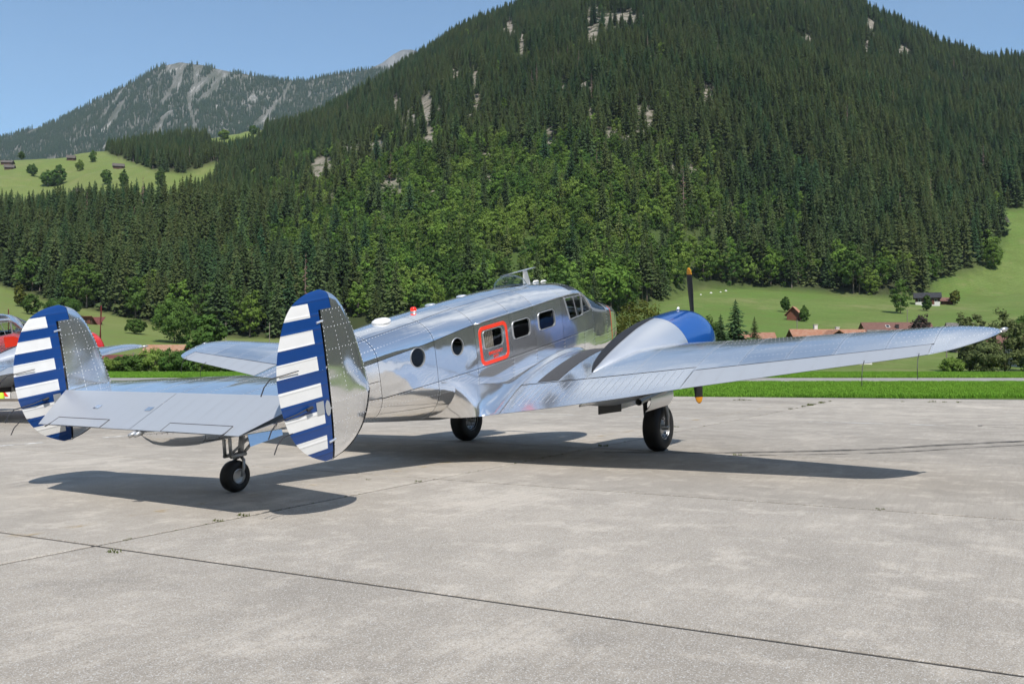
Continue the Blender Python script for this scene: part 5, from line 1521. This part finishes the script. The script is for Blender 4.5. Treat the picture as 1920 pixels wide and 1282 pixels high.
for y0, y1, n_ in ((41, 75.2, 46000), (99.3, 160, 30000)):
    Y = y0 + (y1 - y0) * r_.random(n_) ** 1.25; X = (r_.random(n_) * 2 - 1) * (Y * .60 + 3)
    dd = (X - EDGE_P[0]) * EDGE_N[0] + (Y - EDGE_P[1]) * EDGE_N[1]
    k = dd > 3.15 + .9 * vnoise(X / 1.3, Y / 1.3, 4) + r_.random(n_) * .3
    gx.append(np.stack([X[k], Y[k], np.full(k.sum(), -.055)], -1))
G = np.concatenate(gx)
scatter('grass', G, r_.uniform(0, 6, len(G)), r_.uniform(.6, 1.35, len(G)) * np.where(G[:, 1] > 90, 1.5, 1.0), r_.integers(0, 3, len(G)), TUFTS, 'short bright green grass beside the concrete apron', 'grass_shape')
WEEDS = [tuft_mesh(s, 26, .07, .10, .007, DRY) for s in (5, 6)]
def ground_pt(px, py):
    k = 641.0 - py; Y = -EYE / ((FPX * ST + k * CT) / (FPX * CT - k * ST)); return (x_at(px, Y, py), Y, -.004)
for (px_, py_, s_, lab) in ((214, 1034, 1.0, 'small weed tuft in the joint crossing near the left edge'), (408, 976, .9, 'weed tuft in the joint below the tail shadow'), (456, 966, 1.1, 'larger weed tuft at the edge of the tail shadow'), (784, 902, .8, 'weed tuft where two slab joints cross behind the tail'), (690, 899, .6, 'tiny weed sprig by the yellow line'), (1130, 836, 1.6, 'dark weed patch in the wing shadow by the right wheel'), (1382, 853, 1.2, 'weed tuft on the joint right of the wheel'), (1650, 954, .7, 'weed sprig on the long joint at right'), (1268, 800, 1.0, 'weeds growing in the joint beyond the right wheel')):
    me = WEEDS[int(px_) % 2]; o = link('weed_tuft', me); o.location = ground_pt(px_, py_); o.scale = (s_ * .7, s_ * .42, s_ * .38); o.rotation_euler = (0, 0, R(-28)); tag(o, lab, 'weed', 'weeds in the concrete joints')
wp = []
r_ = np.random.default_rng(14)
for k in range(420):
    t = r_.uniform(-60, 75); p = EDGE_P + ed * t + EDGE_N * r_.normal(0, .12)
    if vnoise(t / 2.2, 3.3, 8) > .45: wp.append((p[0], p[1], -.006))
for a in (14.85, 9.92):
    for k in range(60):
        p = s2w(a + r_.normal(0, .015), r_.uniform(-2, 25)); wp.append((p[0], p[1], -.006))
for k in range(70):
    p = s2w(r_.uniform(5, 38), -6.51 + r_.normal(0, .015)); wp.append((p[0], p[1], -.006))
wp = np.array(wp)
scatter('joint_weeds', wp, r_.uniform(0, 6, len(wp)), r_.uniform(.2, .7, len(wp)) * np.where(wp[:, 1] > 30, 1.8, .32), r_.integers(0, 2, len(wp)), WEEDS, 'sparse weeds along the slab joints and apron edge', 'weed_shape')

# ---------------------------------------------------------------- houses
def tile_mat(name, c0, c1, sc=9.0):
    m, n, l, b = nodes_of(name); P(b, Roughness=.85)
    tc = n.new('ShaderNodeTexCoord'); v = tc.outputs['Object']
    c = mixc(n, l, ramp(n, l, noise(n, l, v, 1.4, 6, .7), .35, .65), c0, c1)
    br = n.new('ShaderNodeTexBrick'); br.inputs['Scale'].default_value = sc / 3; br.inputs['Color1'].default_value = (1, 1, 1, 1); br.inputs['Color2'].default_value = (.78, .78, .78, 1); br.inputs['Mortar'].default_value = (.5, .5, .5, 1); br.inputs['Mortar Size'].default_value = .03
    l.new(v, br.inputs['Vector'])
    c = mixc(n, l, .6, c, br.outputs['Color'], 'MULTIPLY'); l.new(c, b.inputs['Base Color'])
    bp = n.new('ShaderNodeBump'); bp.inputs['Distance'].default_value = .04; l.new(br.outputs['Fac'], bp.inputs['Height']); l.new(bp.outputs[0], b.inputs['Normal'])
    return m
TILEO = tile_mat('orange_roof_tiles', (.50, .21, .12), (.58, .33, .22))
TILEP = tile_mat('pale_orange_roof_tiles', (.56, .27, .15), (.64, .40, .27))
TILEB = tile_mat('brown_roof_tiles', (.25, .125, .095), (.30, .155, .12))
TILEG = tile_mat('grey_shingles', (.17, .155, .145), (.30, .28, .26))
TILED = tile_mat('dark_slate', (.035, .035, .042), (.055, .055, .06))
TILER = tile_mat('dark_red_roof', (.20, .055, .045), (.26, .085, .07))
WOOD = plain('dark_larch_wood', (.085, .045, .028), .85, 0, .35, 3)
WOODR = plain('red_brown_wood', (.17, .06, .035), .85, 0, .3, 3)
WOODG = plain('grey_weathered_wood', (.14, .12, .10), .9, 0, .3, 3)
PLAST = plain('white_plaster', (.68, .66, .62), .85, 0, .08, 2)
WINM = plain('window_glass_dark', (.03, .035, .04), .12)
STONE = plain('pale_stone', (.48, .45, .41), .9, 0, .2, 3)

def house(name, label, px_, D, L, W_, he, hr, rz, wall, roof, gz=None, py=None, base=None, chim=(), over=.8, skyl=(), windows=True, gable=None, cat='house', group=None, ry=None):
    """L along the ridge (local x), W_ across; front long side faces local -y"""
    X_ = float(x_at(px_, D)); z0 = float(terrain(X_, D)) if gz is None else gz
    if ry is not None:
        nh = float(z_at(ry, D)) - z0 - .16; he, hr = max(1.6, he + nh - hr), nh
    t = empty(name, (X_, D, z0), rz, label, cat, group)
    w = MB(); x, y = L / 2, W_ / 2
    w.add([(-x, -y, -1.5), (x, -y, -1.5), (x, y, -1.5), (-x, y, -1.5), (-x, -y, he), (x, -y, he), (x, y, he), (-x, y, he), (-x, 0, hr - .12), (x, 0, hr - .12)],
          [(0, 1, 5, 4), (1, 2, 6, 9, 5), (2, 3, 7, 6), (3, 0, 4, 8, 7), (0, 3, 2, 1)])
    wo = w.build('wall', wall, t)
    if base is not None:
        q = MB(); q.box((0, 0, he * .18 - .75), (L + .06, W_ + .06, he * .36 + 1.5)); q.build('plinth', base, t)
    sl = (hr - he) / y; th = .16; xo = x + over; yo = y + over
    r = MB()
    for s in (-1, 1):
        ye, ze = s * yo, hr - sl * yo
        V = [(-xo, 0, hr), (xo, 0, hr), (xo, ye, ze), (-xo, ye, ze), (-xo, 0, hr + th), (xo, 0, hr + th), (xo, ye, ze + th), (-xo, ye, ze + th)]
        r.add(V, [(4, 5, 6, 7), (3, 2, 1, 0), (0, 1, 5, 4), (1, 2, 6, 5), (2, 3, 7, 6), (3, 0, 4, 7)])
    ro = fix_normals(r.build('roof', roof, t))
    for cx, cyy, hh in chim:
        q = MB(); q.box((cx, cyy, hr - sl * abs(cyy) + hh / 2 - .4), (.7, .7, hh + .8)); q.box((cx, cyy, hr - sl * abs(cyy) + hh + .05), (.9, .9, .1)); q.build('chimney', PLAST if hh > 1 else DARKST, ro)
    for cx, fy in skyl:
        yy_ = -fy * yo; zz_ = hr - sl * abs(yy_) + th + .02
        q = MB(); q.box((cx, yy_, zz_), (1.0, 1.2, .10), rot=Matrix.Rotation(math.atan(sl), 3, 'X')); so = q.build('skylight', PLAST, ro)
        q = MB(); q.box((cx, yy_ - .01, zz_ + .05), (.8, 1.0, .04), rot=Matrix.Rotation(math.atan(sl), 3, 'X')); q.build('pane', WINM, so)
    if gable:
        gx_, gw, gh = gable
        q = MB(); yf = -yo - .2; zt_ = hr - gh * .15
        for s in (-1, 1):
            q.add([(gx_, yf, zt_), (gx_, 0, zt_), (gx_ + s * gw / 2, 0, zt_ - gh), (gx_ + s * gw / 2, yf, zt_ - gh), (gx_, yf, zt_ + th), (gx_, 0, zt_ + th), (gx_ + s * gw / 2, 0, zt_ - gh + th), (gx_ + s * gw / 2, yf, zt_ - gh + th)],
                  [(4, 5, 6, 7), (3, 2, 1, 0), (0, 1, 5, 4), (1, 2, 6, 5), (2, 3, 7, 6), (3, 0, 4, 7)])
        go = fix_normals(q.build('dormer_roof', roof, ro)); q = MB()
        q.add([(gx_ - gw / 2 + .3, yf + .5, zt_ - gh + .05), (gx_ + gw / 2 - .3, yf + .5, zt_ - gh + .05), (gx_, yf + .5, zt_ - .05)], [(0, 1, 2)]); q.build('dormer_gable', WOOD, ro)
    if windows:
        nW = max(2, int(L / 3))
        for k in range(nW):
            wx = -x + L * (k + .5) / nW
            for zc in ([he * .55] if he < 4 else [he * .28, he * .72]):
                q = MB(); q.box((wx, -y - .03, zc), (1.1, .06, 1.2)); f_ = q.build('window', PLAST, t); q = MB(); q.box((wx, -y - .055, zc), (.9, .04, 1.0)); q.build('pane', WINM, f_)
        for s in (-1, 1):
            q = MB(); q.box((s * (x + .03), 0, he * .6), (.06, 1.1, 1.2)); f_ = q.build('window', PLAST, t); q = MB(); q.box((s * (x + .055), 0, he * .6), (.04, .9, 1.0)); q.build('pane', WINM, f_)
    q = MB(); q.box((x * .45, -y - .04, 1.0), (1.0, .08, 2.0)); dd = q.build('door', WOODR, t); q = MB(); q.box((x * .45 + .38, -y - .1, 1.0), (.05, .06, .14)); q.build('handle', WHEELM, dd)
    return t

house('farmhouse', 'farmhouse with an orange tiled roof and two pale chimneys behind the wing', 1551, 200, 14.6, 11, 4.6, 8.85, R(4), WOOD, TILEO, base=PLAST, chim=((-2.4, .3, 1.3), (2.6, .8, 1.2)), gable=(-.2, 6.2, 2.0), over=1.0, ry=617)
house('large_house', 'large house with a long brown tiled roof and roof windows', 1680, 245, 16.0, 13, 6.0, 12.2, R(-3), PLAST, TILEB, skyl=((-2.6, .22), (-3.8, .62), (3.6, .62)), chim=((-.4, -2.2, .9),), over=1.0, ry=604)
house('shed', 'small shed with a grey shingle roof beside the brown roofed house', 1645, 218, 3.6, 4, 3.0, 6.9 + 1.2, R(0), WOODG, TILEG, windows=False, over=.5, cat='shed', ry=618)
house('barn', 'barn with a grey shingle roof behind the tree at the right', 1800, 232, 5.5, 7, 5.5, 10.2, R(2), WOODG, TILEG, windows=False, cat='barn', ry=605)
house('cottage', 'low cottage with a brown roof at the right edge of the photo', 1935, 190, 7.2, 7, 4.2, 8.4, R(10), PLAST, TILEB, ry=616)
house('garden_house', 'low house with a brown roof between the garden trees at right', 1862, 196, 4.4, 6, 4.4, 8.4, R(0), WOOD, TILEB, windows=True, ry=617)
house('bungalow', 'low house with an orange roof half hidden behind the spruces', 1418, 235, 7.6, 8, 4.0, 9.0, R(-6), PLAST, TILEO, ry=623)
house('stable', 'stable with a pale orange tiled roof behind the hedge at left', 312, 205, 8.2, 8, 3.0, 5.7, R(-4), WOODG, TILEP, over=.5, windows=False, cat='stable', ry=646)
house('annex', 'small roof with a brick chimney to the right of the pale orange roof', 366, 215, 2.6, 4, 3.0, 4.9, R(0), PLAST, TILEP, chim=((.3, 0, 1.1),), windows=False, cat='house', ry=655)
house('red_shed', 'shed with a dark red roof behind the hedge near the red cowling', 226, 185, 5.2, 4.6, 1.8, 3.5, R(0), WOODG, TILER, windows=False, cat='shed', ry=665)
house('hay_barn', 'dark wooden hay barn with a red-brown roof on the mown meadow', 171, 330, 4.6, 5, 2.6, 4.4, R(-18), WOOD, TILER, windows=False, cat='barn', ry=611)
house('log_hut', 'red-brown wooden hut with an orange roof standing on the green slope', 1490, 322, 4.6, 4.2, 2.2, 4.4, R(62), WOODR, TILEO, windows=False, cat='hut')
house('chalet', 'dark slate roofed chalet with a white base high on the meadow', 1740, 402, 9.5, 7, 3.2, 5.2, R(-22), WOOD, TILED, base=PLAST, cat='chalet')
house('chalet_shed', 'low brown-roofed shed right of the dark chalet', 1777, 404, 4.6, 3, 1.8, 2.8, R(-15), WOOD, TILEB, windows=False, cat='shed')
HUTR = plain('old_brown_shingle', (.10, .085, .072), .9, 0, .3, 2)
def on_slope(px_, py_):
    """where the sight line through an image point meets the hillside"""
    D = np.linspace(200, 1300, 2200); X_ = np.array([x_at(px_, d, py_) for d in D]); zt_ = terrain(X_, D); zr = z_at(py_, D)
    i = np.argmax(zt_ > zr); return float(X_[i]), float(D[i]), float(zt_[i])
for (px_, py_, L_, rz_, lab, rf) in ((133, 300, 7, .3, 'small dark hay hut in the middle of the high pasture', TILEG), (14, 309, 11, .1, 'long low hut at the left edge of the high pasture', TILEG), (18, 318, 8, .2, 'hay hut just below the long hut on the high pasture', TILEG), (222, 316, 9, .35, 'hay hut under the forest strip on the high pasture', TILEG), (147, 364, 7, -.2, 'hut half hidden behind the treetops below the pasture', TILEG), (1879, 420, 4.5, .2, 'tiny cabin at the forest corner of the right meadow', TILEG)):
    X_, D_, z_ = on_slope(px_, py_)
    house('hay_hut', lab, 960 + FPX * X_ / D_, D_, L_, L_ * .75, 2.0, 4.6, rz_, WOOD, HUTR, windows=False, over=.9, cat='hut', group='hay huts on the high pastures')

# ---------------------------------------------------------------- trees and shrubs standing by themselves
def shrub(px_, D, h, w, seed, mat, label, cat='shrub', group=None, ragged=.3, leaves=30, name='shrub', z0=.0, size=.33, py=None):
    if py is not None: X_, D, z = on_slope(px_, py)
    else: X_ = float(x_at(px_, D)); z = float(terrain(X_, D))
    t = empty(name, (X_, D, z), random.uniform(0, 6.28), label, cat, group)
    link('crown', leafy_mesh(seed, h, w / 2, z0, 120, leaves, size, mat, .6, ragged * .6), t)
    link('trunk', trunk_mesh(h * .75, .05 + h * .012, .03, .2, 6, seed, w * .4), t)
    return t
hedge = [(196, 164, 3.2, 3.6, 'leftmost shrub of the hedge, just right of the silver fin'), (226, 166, 3.6, 3.6, 'second shrub from the left in the hedge, before the dark red roof'), (258, 165, 3.9, 4.0, 'third shrub from the left in the hedge'), (292, 166, 5.2, 4.6, 'tall hedge shrub covering the left half of the pale orange roof'), (326, 165, 4.9, 4.4, 'tall hedge shrub below the middle of the pale orange roof'), (358, 166, 4.2, 4.2, 'hedge shrub below the right end of the pale orange roof'), (392, 165, 3.6, 4.0, 'hedge shrub just below the left wing tip'), (426, 166, 3.3, 3.8, 'hedge shrub seen under the left aileron'), (460, 165, 2.8, 3.8, 'low hedge shrub near the rear fuselage'), (496, 166, 2.2, 3.6, 'lowest and rightmost hedge shrub before the rear fuselage')]
for k, (px_, D, h, w, lab) in enumerate(hedge): shrub(px_, D, h * .80, w * 1.25, 200 + k, DEC if k % 3 else DECL, lab, 'shrub', 'hedge shrubs along the airfield', .35, 40)
shrub(1206, 150, 11.6, 9.6, 230, WIL, 'yellowish green willow bush between nose and cowling', 'bush', None, .18, 60, 'willow_bush', .0, .34)
shrub(1168, 155, 8.6, 6.4, 231, WIL, 'smaller yellowish bush close to the nose', 'bush', None, .22, 50, 'willow_bush', .0, .34)
for px_, D, h, w, sd_, lab in ((1818, 172, 11.6, 6.2, 240, 'wispy grey-green tree above the tip of the right wing'), (1848, 168, 5.6, 7.0, 241, 'bushy grey-green shrub under the tip of the right wing'), (1884, 170, 10.6, 7.4, 242, 'grey-green garden tree right of the wing tip lamp'), (1925, 176, 11.0, 6.5, 243, 'dark garden tree cut by the right edge of the photo')):
    shrub(px_, D, h, w, sd_, OLIV if sd_ < 243 else DEC, lab, 'tree', None, .40, 46, 'garden_tree', .0, .46)
shrub(1785, 168, 2.4, 4.4, 244, DECL, 'bright green bush under the outer right wing', 'bush', None, .3, 30, 'garden_bush', 0, .3)
shrub(1726, 230, 9.2, 5.0, 245, plain('dark_purple_leaves', (.05, .035, .03), .9), 'dark purple-brown shrub at the end of the brown roof', 'shrub', None, .3, 30, 'garden_bush', .2, .4)
shrub(1332, 196, 9.6, 7.5, 246, DEC, 'dark broadleaf tree right behind the blue cowling', 'tree', None, .3, 40, 'garden_tree', .0, .45)
shrub(1450, 200, 3.4, 6.0, 247, DEC, 'low bush right of the lone small spruce', 'bush', None, .3, 40, 'garden_bush', .0, .4)
for px_, D, h, sd_, lab in ((1352, 186, 10.5, 0, 'slim spruce left of the tall pair beside the blue cowling'), (1378, 190, 13.4, 2, 'tallest spruce beside the blue cowling'), (1334, 182, 8.6, 3, 'spruce partly hidden by the blue cowling'), (1415, 192, 9.8, 5 - 5 + 1, 'lone small spruce in front of the orange bungalow roof')):
    X_ = float(x_at(px_, D)); sc_ = h / 28
    t = empty('garden_spruce', (X_, D, float(terrain(X_, D))), sd_, lab, 'tree', 'spruces in the gardens'); t.scale = (sc_ * 1.55, sc_ * 1.55, sc_)
    link('crown', SPRUCES[sd_], t); link('trunk', TRUNKS[0], t)
for k, (px_, py_, h, w, m_, lab) in enumerate(((37, 575, 8.5, 4.5, WIL, 'lone yellowish conifer on the meadow at the far left'), (60, 590, 7.5, 6, DEC, 'loose green tree just above the left fin'), (327, 643, 13, 13, DEC, 'big round tree left of the forest edge above the hedge'), (255, 626, 5, 6, DEC, 'small round bush on the mown meadow edge'), (120, 590, 6, 14, DEC, 'low hedge of bushes above the left fin'), (1472, 585, 6, 3.2, DEC, 'slender tree left of the small wooden hut'), (1508, 603, 5, 3, DEC, 'small tree right of the wooden hut'), (1688, 588, 13, 7, DEC, 'tall broadleaf tree left of the dark chalet'), (1738, 583, 6, 3.5, DEC, 'small conical tree in front of the dark chalet'), (1790, 572, 6.5, 3.6, WIL, 'small tree at the right end of the chalet garden'), (1755, 514, 12, 9, DEC, 'broad tree at the foot of the right meadow edge'), (1863, 505, 13, 10, DECL, 'lone broad tree on the right meadow below the forest corner'), (90, 350, 14, 13, DEC, 'left tree of the clump on the high pasture'), (112, 348, 17, 12, DEC, 'right tree of the clump on the high pasture'), (174, 305, 12, 7, DEC, 'single dark tree standing on the high pasture'), (150, 320, 10, 7, DECL, 'pale thin tree on the high pasture'), (420, 262, 12, 12, DECL, 'round bush on the small upper pasture'), (60, 330, 11, 8, DEC, 'small dark tree left of the clump on the high pasture'), (200, 345, 12, 8, DEC, 'dark tree below the hay hut on the high pasture'), (232, 350, 13, 8, DEC, 'rightmost dark tree on the lower rim of the high pasture'), (40, 300, 10, 7, DEC, 'small tree on the upper rim of the high pasture'), (300, 345, 12, 8, DEC, 'dark tree on the narrow pasture strip below the forest belt'), (475, 252, 11, 9, DEC, 'dark tree at the right end of the small upper pasture'), (390, 252, 11, 7, DEC, 'dark tree at the left end of the small upper pasture'))):
    shrub(px_, 0, h, w, 300 + k, m_, lab, 'tree', None, .3, int(26 * max(1, (w / 6) ** 1.25)), 'meadow_tree', .08, .6 if py_ > 400 else .9, py_)

# poles
POLE = plain('pole_wood', (.22, .19, .16), .9)
for px_, D, h, lab in ((1702, 300, 6.6, 'wooden power pole below the dark chalet'), (1495, 262, 5.2, 'thin wooden pole in front of the wooden hut'), (250, 176, 3.6, 'thin pole standing behind the hedge'), (1775, 205, 8.4, 'grey pole beside the barn at right'), (423, 300, 7.0, 'wooden pole above the left wing'), (505, 300, 7.4, 'wooden pole close to the left edge of the striped right rudder')):
    X_ = float(x_at(px_, D)); z = float(terrain(X_, D)); q = MB(); q.tube([(X_, D, z - .3), (X_, D, z + h)], [.14, .10], 8); q.tube([(X_ - .5, D, z + h * .93), (X_ + .5, D, z + h * .93)], .05, 6)
    tag(q.build('utility_pole', POLE), lab, 'pole', 'utility poles')
# row of pale stones along the meadow track
for k, (px_, py_) in enumerate(((1314, 553), (1333, 550), (1351, 548), (1361, 546))):
    X_, D_, z_ = on_slope(px_, py_); q = MB(); q.lathe([(0, 1.0), (.5, .85), (1.0, .4), (1.1, 0), (1.0, -.3)], 8, Matrix.Translation((X_, D_, z_)) @ Matrix.Scale(.4 + .15 * (k % 2), 4))
    tag(q.build('white_stone', PLAST, None, True), ('leftmost small white bale', 'second white bale from the left', 'third white bale from the left', 'rightmost small white bale')[k] + ' on the meadow track', 'stone', 'white stones on the track')

# warning board and vest by the second airplane
t = empty('warning_board', ground_pt(11, 748), .1, 'white folding board with a red triangle under the silver airplane at far left', 'sign')
q = MB(); q.box((0, 0, .24), (.34, .02, .40), rot=Matrix.Rotation(R(-8), 3, 'X')); q.build('board', PLAST, t)
q = MB(); q.add([(-.13, -.045, .12), (.12, -.045, .12), (-.12, .0 - .012, .40)], [(0, 1, 2)]); q.build('red_triangle', MARK, t)
for s in (-1, 1): q = MB(); q.tube([(s * .15, .02, .42), (s * .15, .14, 0)], .012, 6); q.build('leg', STEEL, t)
VEST = plain('high_visibility_yellow', (.55, .75, .04), .7)
q = MB(); q.lathe([(.0, .34), (.06, .33), (.11, .26), (.14, .14), (.16, .03), (.15, 0)], 12, Matrix.Translation(ground_pt(1, 749)))
tag(q.build('high_visibility_vest', VEST, None, True), 'bright yellow safety vest lying beside the warning board', 'vest')
t = empty('timber_sleeper', ground_pt(6, 752), .05, 'low dark timber sleeper under the silver airplane at far left', 'timber')
q = MB(); q.box((0, 0, .05), (2.6, .14, .10)); q.build('beam', WOODG, t)

# ---------------------------------------------------------------- air
m, n, l, b = nodes_of('haze_air'); n.remove(b)
vp = n.new('ShaderNodeVolumePrincipled'); vp.inputs['Color'].default_value = (.70, .85, 1.0, 1); vp.inputs['Density'].default_value = 4.8e-5; vp.inputs['Anisotropy'].default_value = .0
l.new(vp.outputs[0], n['Material Output'].inputs['Volume'])
q = MB(); q.box((-500, 2550, 1149), (6600, 9300, 2306)); hz = q.build('haze', m, None, False, 'stuff'); hz['label'] = 'thin blue summer haze over the valley'
m.cycles.homogeneous_volume = True
